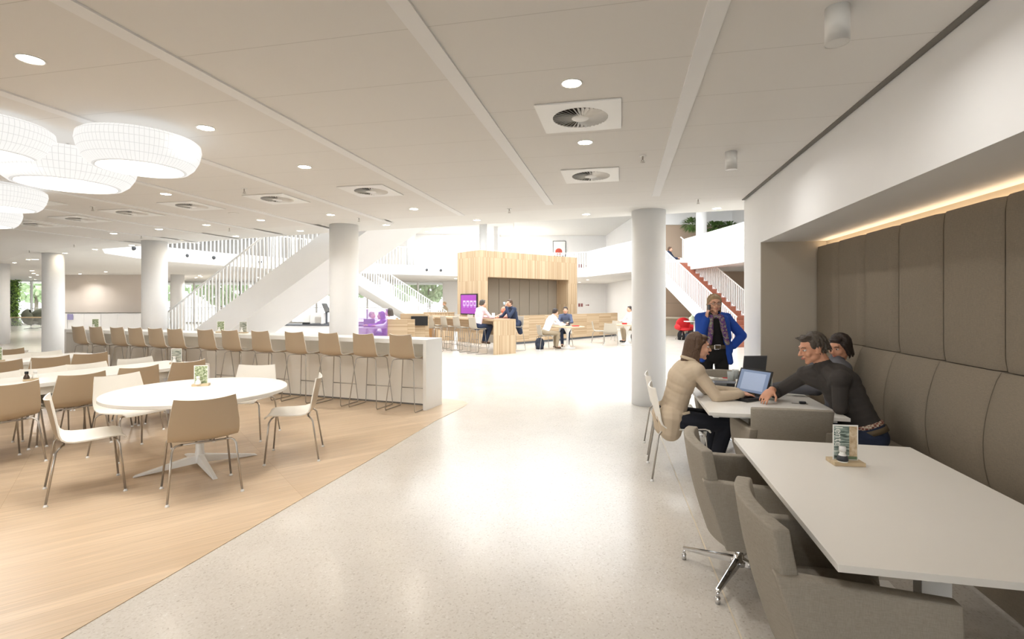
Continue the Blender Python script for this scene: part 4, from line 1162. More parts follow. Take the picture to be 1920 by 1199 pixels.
# local x runs towards the near corner; -y faces out
mb = MB(); mb.box((-.55,-.045,-.40),(.55,-.004,.40)); mb.build('housing', dark, tv)
mb = MB(); mb.box((-.51,-.049,-.36),(.51,-.0455,.36)); s0 = mb.build('display', mat('purple_display', rgb(148,60,158), .3, emit=rgb(150,66,165), estr=.35), tv)
for i in range(4):
    x = -.36 + i*.235
    mb = MB(); mb.box((x,-.052,-.06),(x+.17,-.0495,.14)); ic = mb.build('icon', mat('pale_icon', rgb(190,170,225), .3, emit=rgb(190,170,225), estr=.4) if i == 0 else bpy.data.materials['pale_icon'], s0)
    mb = MB(); mb.box((x+.04,-.054,-.02),(x+.13,-.0525,.08)); mb.build('icon_mark', bpy.data.materials['purple_display'], ic)
    mb = MB(); mb.box((x+.02,-.052,-.11),(x+.15,-.0495,-.09)); mb.build('caption_bar', bpy.data.materials['pale_icon'], s0)
# low oak wall running right from the kiosk
LW0 = Vector((.24,18.8,0)); LWD = Vector((4.66,4.6,0)).normalized()
lw = thing('low_timber_wall', LW0, math.atan2(LWD.y, LWD.x), 'low oak-clad partition running right from the kiosk behind the round tables', 'partition')
mb = MB(); mb.box((-.7,0,.08),(6.5,.10,1.06)); mb.build('cladding', oak_flat, lw)
mb = MB(); mb.box((-.68,.02,0),(6.48,.09,.08)); mb.build('plinth', grey_plastic, lw)
# lower oak partition left of the kiosk with white lamps behind
lw2 = thing('low_timber_wall', (-3.6,20.6,0), math.radians(-4), 'low oak partition behind the high table, left of the purple screen', 'partition')
mb = MB(); mb.box((0,0,0),(1.25,.1,1.12)); mb.build('cladding', oak_upright, lw2)
mb = MB(); mb.box((0,-.03,1.12),(1.27,.13,1.15)); mb.build('cap', oak_flat, lw2)

# high table with the end panel towards us
HT = Vector((-.52,15.05,0)); HD = Vector((.72,.55,0)).normalized(); HL = Vector((-.61,.79,0)).normalized()
ht = thing('high_table', HT, math.atan2(HD.y, HD.x), 'long high oak table with a slatted end panel, where two men sit', 'table')
mb = MB(); mb.box((0,0,0),(.80,.06,1.0)); mb.build('end_panel', oak_upright, ht)
mb = MB(); mb.box((0,5.0,0),(.80,5.06,1.0)); mb.build('end_panel', oak_upright, ht)
mb = MB(); mb.box((0,0,1.0),(.80,5.06,1.05)); mb.build('tabletop', oak_flat, ht)
mb = MB(); mb.box((.36,.06,.55),(.44,5.0,1.0)); mb.build('rail_board', oak_flat, ht)
fstool = make_stool((shell_grey, shell_grey), wire=.009)
def htp(x, y): return HT + HD*x + HL*y
SG = 'grey shell stools along the high oak table'
first = True
for y, w in ((.62,'under the man in the pink shirt'),(1.55,'second from the end panel, left side'),(2.35,'third from the end panel, left side'),(3.2,'fourth from the end panel, left side'),(4.1,'last at the far left side')):
    c = htp(-.20, y); place(fstool, first, c, (HD.x, HD.y), 'grey shell stool at the high oak table, ' + w, SG, 0); first = False
for y, w in ((.75,'under the man in the dark suit'),(2.3,'pale, opposite side behind the table'),(3.2,'pale, far side, left of the previous one'),(4.1,'pale, last on the far side')):
    c = htp(1.02 if y > 1 else 1.38, y); place(fstool, False, c, (-HD.x, -HD.y), 'grey shell stool at the high oak table, ' + w, SG, 0)
# second group of stools with a timber counter, left
ct = thing('timber_counter', aty(776, 600, 17.5)*1.0, 0, 'small orange-toned timber counter between booth and high table', 'counter')
p = Vector((aty(776,600,16.8).x, 16.8, 0)); ct.location = p; ct.rotation_euler = (0,0,math.radians(14))
ob = wood('warm_oak_panels', rgb(206,160,108), rgb(190,140,88), rot=(0,PI/2,0), bw=1.2, bh=.2)
mb = MB(); mb.box((0,0,0),(.65,.5,1.0)); mb.build('body', ob, ct)
mb = MB(); mb.box((-.03,-.03,1.0),(.68,.53,1.04)); mb.build('top', oak_flat, ct)
for x, w in ((789,'left of the pair by the small timber counter'),(812,'right of the pair by the small timber counter')):
    p = aty(x, 600, 16.1); place(fstool, False, (p.x, p.y), (.35,.94) if x < 800 else (.6,.8), 'grey shell stool ' + w, SG, 0)

# booth box with the purple glass
bx = thing('timber_booth', (aty(725,600,13.9).x, 13.9, 0), math.radians(3), 'low oak booth box behind the bar end, with a person sitting inside', 'booth')
mb = MB(); mb.box((0,0,0),(.76,.06,1.10)); mb.build('front_panel', oak_flat, bx)
mb = MB(); mb.box((0,.06,0),(.06,1.5,1.10)); mb.build('side_panel', oak_flat, bx)
mb = MB(); mb.box((.12,1.5,0),(.98,1.56,1.22)); mb.build('back_panel', oak_flat, bx)
mb = MB(); mb.box((.45,1.45,.86),(.95,1.499,1.14)); mb.build('dark_shelf', dark, bx)
mb = MB(); mb.box((.06,.9,.0),(.70,1.4,.46)); mb.build('seat', grey_plastic, bx)
pgm = mat('purple_tinted_glass', rgb(170,120,200), .05, alpha=.38)
pg = thing('purple_glass_screen', (aty(673,600,13.8).x, 13.8, 0), 0, 'purple tinted glass screen with a laptop user behind it, left of the oak booth', 'screen')
mb = MB(); mb.box((-.35,0,.0),(.78,.012,1.38)); mb.build('pane', pgm, pg)
mb = MB(); mb.box((-.35,-.006,1.38),(.78,.018,1.40)); mb.build('top_edge', white_metal, pg)
bt2 = thing('cafe_table', (aty(700,600,14.9).x, 14.9, 0), 0, 'small white pedestal table behind the purple glass with a laptop', 'table', 'small pedestal tables in the atrium')
def pedestal(t, r, top=oak_flat, h=.74):
    mb = MB(); mb.lathe([(.0001,h-.03),(r,h-.03),(r,h),(.0001,h)], n=40, smooth=False); mb.build('tabletop', top, t)
    mb = MB(); mb.lathe([(r*.28,h-.03),(.12,h-.08),(.05,h-.22),(.036,.35),(.045,.12),(.10,.03),(.27,.012),(.27,.0),(.0001,0)], n=32); mb.build('pedestal', white_metal, t)
pedestal(bt2, .45, white_gloss, .84)
lt = thing('laptop', (bt2.location.x-.08, 14.8, .841), math.radians(20), 'open laptop seen through the purple glass', 'laptop')
mb = MB(); mb.box((-.16,-.11,0),(.16,.11,.02)); mb.build('base', grey_plastic, lt)
M = Matrix.Translation((0,.11,.02)) @ Matrix.Rotation(math.radians(-15),4,'X'); mb = MB(); mb.box((-.16,0,0),(.16,.012,.22), M); mb.build('lid', grey_plastic, lt)

# round tables with chairs in the atrium
def cafe_table(px, py, r, label):
    p = atz(px, py); t = thing('cafe_table', (p.x, p.y, 0), 0, label, 'table', 'small pedestal tables in the atrium'); pedestal(t, r); return p
c1 = cafe_table(1064, 653, .58, 'round oak pedestal table where the man in the blue jacket holds a tablet')
c2 = cafe_table(1176, 646, .55, 'round oak pedestal table cut off by the aisle column')
fch = make_chair((shell_grey, shell_grey), wb=.235, wt=.205, name='cafe_chair'); G5 = 'grey shell chairs around the atrium tables'
def fc(first, x, y, f, w): place(fch, first, (x, y), f, 'grey shell chair ' + w, G5, 0)
fc(True, c1.x-.80, c1.y-.42, (1,.28), 'on which the man in the white shirt sits')
fc(False, c1.x+.02, c1.y+.86, (-.1,-1), 'under the man in the slate-blue jacket')
fc(False, aty(1122,600,19.4).x, 19.4, (.95,-.2), 'standing empty before the low partition, in profile')
fc(False, aty(1145,600,18.2).x, 18.2, (.25,.97), 'empty with its back to us, left of the aisle column')
fc(False, aty(1161,600,20.2).x, 20.2, (.1,-1), 'behind the table that the column cuts off')
def backpack(loc, label, s=1.0, m=black_cloth):
    t = thing('backpack', loc, random.uniform(-.4,.4), label, 'bag')
    mb = MB(); mb.ell((0,0,.19*s),(.16*s,.10*s,.20*s)); mb.box((-.13*s,-.07*s,.0),(.13*s,.07*s,.2*s)); mb.organic('body', m, t, voxel=.015, smooth=6)
    mb = MB(); mb.ell((0,-.09*s,.12*s),(.11*s,.05*s,.09*s)); mb.build('pocket', m, t)
    mb = MB(); mb.tube([(-.04*s,0,.38*s),(-.03*s,0,.43*s),(.03*s,0,.43*s),(.04*s,0,.38*s)], .008, 6); mb.build('handle', m, t)
    return t
p = atz(1012, 655); backpack((p.x, p.y, 0), 'dark navy backpack on the floor by the man in the white shirt', 1.0, mat('navy_nylon', rgb(44,50,66), .7))
p = atz(1176, 640); backpack((p.x+.25, p.y-.2, 0), 'black bag on the floor beside the column-side table', 1.0)
# things on the atrium tables
def blob(name, loc, size, m, label, cat, rz=0.0):
    mb = MB(); mb.box((-size[0]/2,-size[1]/2,0),(size[0]/2,size[1]/2,size[2])); single(name, mb, m, loc, rz, label, cat, bevel=.004)
blob('red_folder', (c1.x+.27, c1.y-.05, .741), (.22,.15,.03), red, 'small red folder on the round table right of the tablet', 'folder', .3)
blob('red_folder', (c2.x-.1, c2.y, .741), (.16,.12,.05), red, 'small red item on the table beside the aisle column', 'folder', .1)

# coffee corner behind the bar under the big staircase
cc = thing('service_counter', (aty(540,620,15.2).x, 15.2, 0), math.radians(-4), 'grey-topped service counter below the big staircase', 'counter')
mb = MB(); mb.box((-1.0,0,0),(2.4,.7,.86)); mb.build('body', white, cc)
mb = MB(); mb.box((-1.02,-.02,.86),(2.42,.72,.90)); mb.build('worktop', grey_plastic, cc)
def on_cc(px, dy=.3): Y = 15.4+dy; return ((px-960)/FPX*Y, Y, .90)
cm = thing('coffee_machine', on_cc(598, -.05), 0, 'white and steel coffee machine beside the column, behind the bar', 'coffee machine')
mb = MB(); mb.box((-.20,-.2,0),(.16,.2,.34)); mb.build('body', white_gloss, cm, bevel=.03)
mb = MB(); mb.box((-.02,-.24,.05),(.14,-.2,.22)); mb.build('spout_bay', steel, cm)
mb = MB(); mb.box((-.18,-.26,0),(.14,-.2,.03)); mb.build('drip_tray', grey_plastic, cm)
mn = thing('monitor', on_cc(612, .1), math.radians(-50), 'dark tilted till monitor just left of the column', 'monitor')
mb = MB(); mb.box((-.03,-.03,0),(.03,.03,.36)); mb.box((-.12,-.09,0),(.12,.09,.02)); mb.build('stand', grey_plastic, mn)
M = Matrix.Translation((0,0,.50)) @ Matrix.Rotation(.4,4,'X'); mb = MB(); mb.box((-.20,-.03,-.15),(.20,0,.15), M); mb.build('panel', grey_plastic, mn)
dp = thing('napkin_dispenser', on_cc(577, -.1), 0, 'white upright canister with a black foot on the service counter', 'dispenser')
mb = MB(); mb.box((-.11,-.09,.05),(.11,.09,.30)); mb.build('body', white_gloss, dp, bevel=.02)
mb = MB(); mb.box((-.12,-.10,0),(.12,.10,.05)); mb.build('foot', black_plastic, dp)
blob('black_box', on_cc(588, -.2), (.09,.09,.10), black_plastic, 'small black box between canister and coffee machine', 'box')

# seating corner right of the aisle column: rug, red chair, bags
rug = MB(); rug.lathe([(.0001,0),(1.5,0),(1.5,.012),(.0001,.014)], n=40)
p = atz(1290, 627); single('red_rug', rug, red, (p.x+.2, p.y+.6, 0), 0, 'round red rug under the red chair beneath the stairs', 'rug')
bn = thing('wooden_bench', (aty(1255,600,22.9).x-.5, 23.1, 0), 0, 'beige built-in bench against the brown panelled wall', 'bench')
mb = MB(); mb.box((-1.0,0,.80),(1.9,.6,.86)); mb.build('seat', beige_wall, bn); mb = MB(); mb.box((-1.0,.5,0),(1.9,.6,.80)); mb.build('back', beige_wall, bn)
mb = MB(); mb.box((1.82,0,0),(1.9,.5,.80)); mb.build('end_panel', beige_wall, bn)
rcx = aty(1283, 600, 20.9)
rch = thing('red_chair', (rcx.x, 20.9, .014), math.radians(190), 'bright red shell armchair on the red rug behind the bags', 'chair')
mb = MB()
mb.ell((0,-.1,.62),(.34,.07,.30)); mb.ell((0,.05,.42),(.32,.30,.06)); mb.ell((-.31,.0,.52),(.05,.25,.12)); mb.ell((.31,.0,.52),(.05,.25,.12)); mb.organic('shell', red, rch, voxel=.02, smooth=6)
for sx in (-1,1):
    for sy in (-1,1): mb = MB(); mb.tube([(sx*.15,sy*.12+.03,.38),(sx*.26,sy*.24,0)], .014, 8); mb.build('leg', steel, rch)
for x, s, m_, w in ((1277,1.0,black_cloth,'black shoulder bag standing left in front of the red chair'),(1288,.72,mat('blue_grey_nylon', rgb(72,84,100), .7),'small blue-grey bag in the middle of the row before the red chair'),(1297,1.15,mat('charcoal_nylon', rgb(60,62,64), .7),'charcoal backpack at the right of the row, before the red chair')):
    p = atz(x, 644); backpack((p.x*1.08, p.y*1.08, .014), w, s, m_)
pb = thing('paper_bag', (aty(1297,600,20.3).x, 20.3, .80), .3, 'crumpled pale green paper wrap on the low side table by the red chair', 'bag')
mb = MB(); mb.ell((0,0,.09),(.13,.09,.10)); mb.ell((.05,0,.2),(.07,.06,.09)); mb.organic('body', mat('pale_green_paper', rgb(206,216,190), .8), pb, voxel=.02, smooth=2)
sdt = thing('side_table', (aty(1302,600,20.3).x, 20.3, 0), 0, 'small white side table right of the red chair', 'table')
mb = MB(); mb.box((-.36,-.2,.77),(.30,.2,.80)); mb.build('tabletop', white, sdt); mb = MB(); mb.tube([(0,0,.77),(0,0,.0)], .03, 10); mb.lathe([(.2,0),(.2,.01),(.0001,.02)], n=20); mb.build('pedestal', white_metal, sdt)

# upstairs: plants, columns, picture, lamps
def plant(px, py_base, Y, h, r, label, kind='tree'):
    p = aty(px, py_base, Y); z = 3.502
    t = thing('potted_plant', (p.x, Y, z), 0, label, 'plant')
    mb = MB(); mb.lathe([(.0001,0),(.17,0),(.22,.4),(.19,.4),(.0001,.36)], n=20); mb.build('pot', grey_plastic, t)
    H = p.z - z + h
    mb = MB(); mb.tube([(0,0,.36),(.02,0,H*.7)], .03, 8); mb.build('stem', brown_leather, t)
    mb = MB(); rnd = random.Random(int(px))
    for i in range(260):
        q = Vector((rnd.gauss(0,1), rnd.gauss(0,1), rnd.gauss(0,1))).normalized()
        c = Vector((0,0,H)) + Vector((q.x*r*.35, q.y*r*.35, q.z*r*.25))
        e = c + Vector((q.x*r*.75, q.y*r*.75, q.z*r*.45 - .08*r)); s_ = q.cross(Vector((0,0,1))).normalized()*.03
        mb.add([c-s_*.5, (c+e)/2-s_+Vector((0,0,.06)), e, (c+e)/2+s_+Vector((0,0,.06))], [(0,1,2,3)])
    mb.build('leaves', leaf, t)
plant(1297, 460, 25.6, 1.05, .62, 'small palm-like plant upstairs left of the white upper column')
for i, x in enumerate((1336, 1350, 1368)):
    plant(x, 455, 25.2, .75, .55, 'bushy dark green plant behind the upper railing, %s right of the upper column' % ORD[i])
def upcol(px, Y, label, r=.25):
    mb = MB(); mb.lathe([(r,3.5),(r,6.9)], n=40); single('column', mb, white, ((px-960)/FPX*Y, Y, 0), 0, label, 'column', 'round white columns')
upcol(1315, 24.6, 'round white column on the upper floor between the plants')
upcol(906, 33.0, 'round white column on the upper floor above the kiosk')
upcol(770, 30.5, 'round white column on the upper floor behind the middle staircase', .3)
pf = thing('picture_frame', (aty(1049,466,40.8).x, 40.93, aty(1049,466,40.8).z), 0, 'framed picture with a red and dark round shape on the upper wall above the kiosk', 'picture')
mb = MB(); mb.box((-.52,-.02,-.62),(.52,.04,.62)); mb.build('frame', grey_plastic, pf)
mb = MB(); mb.box((-.47,-.03,-.57),(.47,-.021,.57)); pr_ = mb.build('sheet', paper, pf)
mb = MB(); mb.ell((-.05,-.04,-.25),(.28,.01,.26)); mb.build('round_shape', mat('mottled_red', rgb(190,80,64), .7, var=.8, vscale=8), pr_)
def up_lamp(px, py, Y, r, label):
    p = aty(px, py, Y); t = thing('pendant_lamp', (p.x, p.y, p.z), 0, label, 'pendant lamp', 'distant round glowing lamps on the upper floor')
    mb = MB(); mb.lathe([(.0001,0),(r*.8,0),(r,.12),(r,.28),(.0001,.3)], n=32); mb.build('shade', diffuser_lit, t)
    mb = MB(); mb.tube([(0,0,.3),(0,0,6.9-p.z)], .02, 6); mb.build('rod', white_metal, t)
    return t
up_lamp(963, 461, 34, .52, 'glowing round upper-floor lamp above the kiosk, lower left of the two')
up_lamp(981, 456, 36.5, .6, 'glowing round upper-floor lamp above the kiosk, upper right of the two')
for i, (x, y) in enumerate([(886,447),(895,455),(918,446),(930,443),(941,462),(968,445),(1000,446),(873,440),(858,437),(820,430),(834,437),(812,443),(800,436),(826,449),(1336,400),(1371,402),(1375,416)]):
    k = (6.9-CAMH)*FPX/(HOR-y); k = min(k, 38.5)
    p = Vector(((x-960)/FPX*k, k, 6.9))
    t = thing('downlight', p, 0, 'pinpoint downlight in the upper floor ceiling, %s from the left' % (ORD[sorted([886,895,918,930,941,968,1000,873,858,820,834,812,800,826,1336,1371,1375]).index(x)]), 'downlight', 'pinpoint downlights of the upper floor')
    mb = MB(); mb.lathe([(.0001,-.012),(.11,-.012),(.11,0)], n=16); mb.build('lamp', lamp_small, t)
    L = bpy.data.lights.new('spot', 'AREA'); L.shape = 'DISK'; L.size = .3; L.energy = 110 if x > 900 else 22; L.color = (1, .97, .92)
    o = bpy.data.objects.new('lamp_light', L); C.objects.link(o); o.parent = t; o.location = (0, 0, -.03)
for i, (X, Y) in enumerate([(-18,16),(-18,24),(-14,33),(-24,30)]):  # unseen lamps added to brighten the upper floor behind the left railing
    t = thing('downlight', (X, Y, 6.9), 0, 'added fill downlight in the upper ceiling left of the atrium, %s from the front' % ORD[i], 'downlight', 'pinpoint downlights of the upper floor')
    mb = MB(); mb.lathe([(.0001,-.012),(.11,-.012),(.11,0)], n=16); mb.build('lamp', lamp_small, t)
    L = bpy.data.lights.new('spot', 'AREA'); L.shape = 'DISK'; L.size = .3; L.energy = 220; L.color = (1, .97, .92)
    o = bpy.data.objects.new('lamp_light', L); C.objects.link(o); o.parent = t; o.location = (0, 0, -.03)
# round gallery nozzles on the white slab edge
for i, (X, Y, z) in enumerate([(-12.18,16.3,3.30),(-12.13,17.6,3.25),(-11.95,18.6,3.27),(-11.55,19.6,3.28),(-10.6,21.3,3.25),(-4.6,27.2,3.28),(-3.9,27.6,3.28)]):
    mb = MB(); mb.ell((0,0,0),(.07,.07,.07)); single('air_nozzle', mb, mat('nozzle_dark', rgb(70,72,76), .5) if i == 0 else bpy.data.materials['nozzle_dark'], (X+.03,Y-.03,z), 0, 'small dark round nozzle in the white gallery edge, %s from the left' % ORD[i], 'nozzle', 'round nozzles in the gallery edge')
# wall signs far
for z_, w in ((3.5+.95,'upper floor'),(1.28,'ground floor')):
    p = aty(1095, 565, 40.9); t = thing('direction_sign', (p.x, 40.98, z_), 0, 'tiny dark pictogram and arrow sign on the far white wall, ' + w, 'sign')
    m_ = mat('sign_red_brown', rgb(150,90,90), .6) if z_ > 3 else bpy.data.materials['sign_red_brown']
    mb = MB(); mb.box((-.45,-.012,-.13),(-.30,0,.13)); mb.box((-.24,-.012,-.13),(-.09,0,.13)); mb.build('pictogram', m_, t)
    mb = MB(); mb.box((.15,-.012,-.02),(.35,0,.02)); mb.add([(.33,-.012,-.08),(.45,-.012,0),(.33,-.012,.08)],[(0,1,2)]); mb.build('arrow', m_, t)
ex = MB(); p = aty(1117, 529, 27)

# left window corner: glass balustrade and egg chairs
gb = thing('glass_balustrade', (-25.8, 26.0, 0), 0, 'glass balustrade with a pale wooden rail before the left window', 'balustrade')
mb = MB(); mb.box((-4.2,0,.05),(1.8,.012,.74)); mb.build('pane', glass, gb)
mb = MB(); mb.box((-4.2,-.03,.74),(1.8,.04,.79)); mb.build('handrail', oak_small, gb)
mb = MB(); mb.box((-.02-.0,-.03,0),(.05,.04,.74)); mb.build('post', steel, gb)
mb = MB(); mb.box((-4.25,-.03,0),(-4.15,.04,.74)); mb.build('post', dark, gb)
def egg(px, Y, rz, label):
    p = aty(px, 600, Y); t = thing('egg_chair', (p.x, Y, 0), rz, label, 'chair', 'egg-shaped lounge chairs by the left window')
    mb = MB(); n = 20; m = 14; vs = []; fs = []
    for i in range(m+1):
        ph = math.radians(8 + 150*i/m)           # from below upward
        for k in range(n+1):
            th = math.radians(-120 + 240*k/n)
            z = .66 - .44*math.cos(ph); r_ = .44*math.sin(ph)*(1.05 if i > m/2 else 1)
            z += (.10*math.cos(th) if i > m*.5 else 0) + (-.12 if (abs(th) > 1.4 and i > m*.55) else 0)
            vs.append((r_*math.sin(th), -r_*math.cos(th)*.9, z))
    for i in range(m):
        for k in range(n): fs.append((i*(n+1)+k, i*(n+1)+k+1, (i+1)*(n+1)+k+1, (i+1)*(n+1)+k))
    mb.add(vs, fs, True); o = mb.build('shell', mat('olive_grey_felt', rgb(112,116,100), .9), t)
    so = o.modifiers.new('thick', 'SOLIDIFY'); so.thickness = .05
    mb = MB(); mb.ell((0,.02,.36),(.3,.3,.09)); mb.build('cushion', bpy.data.materials['olive_grey_felt'], t)
    mb = MB(); mb.tube([(0,0,.24),(0,0,.03)], .02, 8)
    for k in range(4): mb.tube([(0,0,.06),(.3*math.cos(k*PI/2+.5),.3*math.sin(k*PI/2+.5),.015)], .015, 6)
    mb.build('base', chrome, t)
egg(58, 29.0, math.radians(-60), 'olive-grey egg-shaped lounge chair before the left window, left one')
egg(76, 29.5, math.radians(40), 'olive-grey egg-shaped lounge chair half hidden by the left column')
# ================================================================== people
def vlerp(a, b, f): return Vector(a)*(1-f) + Vector(b)*f
def frame(fwd, up):
    f = Vector(fwd).normalized(); u = Vector(up); u = (u - f*u.dot(f)).normalized(); r = f.cross(u)
    return Matrix((r, f, u)).transposed()      # columns: right, forward, up
def add_hand(mb, w, d, n, s, curl=.4, spread=1.0, k=1.0, thumb=.7, fr=.0078):
    """w wrist, d direction of the fingers, n palm normal (out of the palm), s towards the thumb side"""
    w = Vector(w); d = Vector(d).normalized(); n = Vector(n); n = (n - d*n.dot(d)).normalized()
    sd = d.cross(n).normalized()
    if sd.dot(Vector(s)) < 0: sd = -sd
    R = Matrix((sd, d, n)).transposed()
    mb.ell(w + d*.048*k, (.040*k, .052*k, .015*k), R); mb.ell(w + d*.072*k, (.041*k, .022*k, .013*k), R)
    mb.ell(w + d*.03*k + sd*.022*k + n*.006, (.018*k, .032*k, .015*k), R)
    for i, (off, L) in enumerate(((.030,.070),(.0105,.078),(-.0095,.073),(-.029,.058))):
        p0 = w + d*.083*k + sd*off*k*1.0
        dirs = d + sd*(off*2.2*spread); a = p0
        c = curl*(1 + .12*i)
        for j, fl in enumerate((.44, .31, .25)):
            ang = c*(.55 + .75*j)
            dj = (dirs.normalized()*math.cos(ang) + n*math.sin(ang))
            b = a + dj*L*fl*k
            mb.cap(a, b, (fr-.0006*j)*k, (fr-.0008-.0006*j)*k, 8); a = b
    a = w + d*.022*k + sd*.030*k + n*.004
    b = a + (d*.55 + sd*thumb + n*.25).normalized()*.042*k; c = b + (d*.85 + sd*thumb*.45 + n*.3).normalized()*.032*k
    mb.cap(a, b, .0115*k, .0095*k, 8); mb.cap(b, c, .0095*k, .0078*k, 8)
def add_head(mb, H, F, k=1.0, ears=True, female=False):
    def P(x, y, z): return Vector(H) + F @ Vector((x*k, y*k, z*k))
    mb.ell(P(0,-.012,.030), (.074*k,.094*k,.086*k), F); mb.ell(P(0,.022,-.018), (.061*k,.068*k,.084*k), F)
    mb.ell(P(0,.034,-.066), ((.040 if female else .047)*k,.046*k,.034*k), F); mb.ell(P(0,.066,-.092), (.020*k,.018*k,.017*k), F)
    mb.ell(P(0,.074,.034), (.048*k,.018*k,.014*k), F)
    mb.cap(P(0,.088,.016), P(0,.110,-.020), .0075*k, .0115*k, 10); mb.ell(P(.010,.100,-.024), (.007*k,.008*k,.006*k), F); mb.ell(P(-.010,.100,-.024), (.007*k,.008*k,.006*k), F)
    mb.ell(P(0,.089,-.050), (.020*k,.010*k,.010*k), F)
    for sx in (-1, 1):
        mb.ell(P(sx*.038,.058,-.022), (.024*k,.028*k,.026*k), F); mb.ell(P(sx*.045,.02,-.06), (.020*k,.040*k,.022*k), F)
        if ears:
            mb.ell(P(sx*.075,-.006,-.004), (.009*k,.019*k,.030*k), F); mb.ell(P(sx*.072,.004,-.024), (.008*k,.012*k,.012*k), F)
def face_parts(parent, H, F, k=1.0, sk=None, brow=hair_brown, lips=True, fine=True):
    def P(x, y, z): return Vector(H) + F @ Vector((x*k, y*k, z*k))
    for sx in (-1, 1):
        mb = MB(); mb.ell(P(sx*.031,.076,.012), (.0135*k,.0125*k,.0085*k), F, 12, 8); e = mb.build('eye', eye_white, parent)
        mb = MB(); mb.ell(P(sx*.031,.0865,.012), (.0062*k,.004*k,.0062*k), F, 10, 6); mb.build('iris', iris, e)
        mb = MB(); mb.tube([P(sx*.014,.090,.030), P(sx*.032,.087,.036), P(sx*.050,.072,.031)], [.0028*k,.0038*k,.0022*k], 6); mb.build('eyebrow', brow, parent)
        if fine:
            mb = MB(); mb.tube([P(sx*.018,.086,.0165), P(sx*.031,.0895,.0215), P(sx*.046,.078,.0165)], [.0018*k,.0028*k,.0018*k], 6); mb.build('eyelid', sk, parent)
    if lips:
        mb = MB(); mb.tube([P(-.023,.084,-.052), P(-.008,.0985,-.0485), P(0,.0995,-.050), P(.008,.0985,-.0485), P(.023,.084,-.052)], [.0015*k,.0042*k,.0036*k,.0042*k,.0015*k], 6)
        mb.tube([P(-.020,.085,-.055), P(0,.0985,-.058), P(.020,.085,-.055)], [.0015*k,.0055*k,.0015*k], 6); mb.build('lips', lipm, parent)
def torso(mb, J, g=0.0, k=1.0, upto=1.0, female=False, belly=0.0):
    hip = Vector(J['hip']); chest = Vector(J['chest']); nk = Vector(J['neck'])
    right = (Vector(J['sh_r']) - Vector(J['sh_l'])).normalized()
    hr = (Vector(J['hp_r']) - Vector(J['hp_l'])).normalized()
    pts = [(hip, hr, .168 if female else .160, .112, .10), (vlerp(hip, chest, .30), (hr*.6+right*.4).normalized(), .138 if female else .150, .098+belly, .10), (vlerp(hip, chest, .62), (hr*.3+right*.7).normalized(), .135 if female else .155, .098+belly*.7, .10), (chest, right, .155 if female else .170, .112, .11), (vlerp(chest, nk, .45), right, .150 if female else .165, .092, .09)]
    for i, (c, r, w, dp, h) in enumerate(pts):
        nx = pts[min(i+1, 4)][0] - pts[max(i-1, 0)][0]; nx.normalize(); r = (r - nx*r.dot(nx)).normalized(); f = nx.cross(r)
        R = Matrix((r, f, nx)).transposed()
        mb.ell(c, (w*k+g, dp*k+g, h*k+g), R, 20, 12)
        if i < 4:
            c2 = pts[i+1][0]; mb.ell((c+c2)/2, (((w+pts[i+1][2])/2)*k+g, ((dp+pts[i+1][3])/2)*k+g, h*k+g), R, 20, 12)
    for sh in ('sh_l', 'sh_r'):
        s_ = Vector(J[sh]); mb.cap(vlerp(nk, s_, .15) - (nk-chest)*.12, s_, .050*k+g, .056*k+g)
        mb.cap(s_, vlerp(chest, s_, .35), .062*k+g, .085*k+g)
def limb(mb, a, b, c, r0, r1, r2, g=0.0, stop=1.0, start=0.0, bulge=0.0):
    a = Vector(a); b = Vector(b); c = Vector(c)
    mb.cap(a, b, r0+g, r1+g)
    if bulge: mb.ell(vlerp(b, c, .3), ((r1+bulge+g),)*3)
    e = vlerp(b, c, stop); mb.cap(b, e, r1*1.02+g, (r1+(r2-r1)*stop)+g)
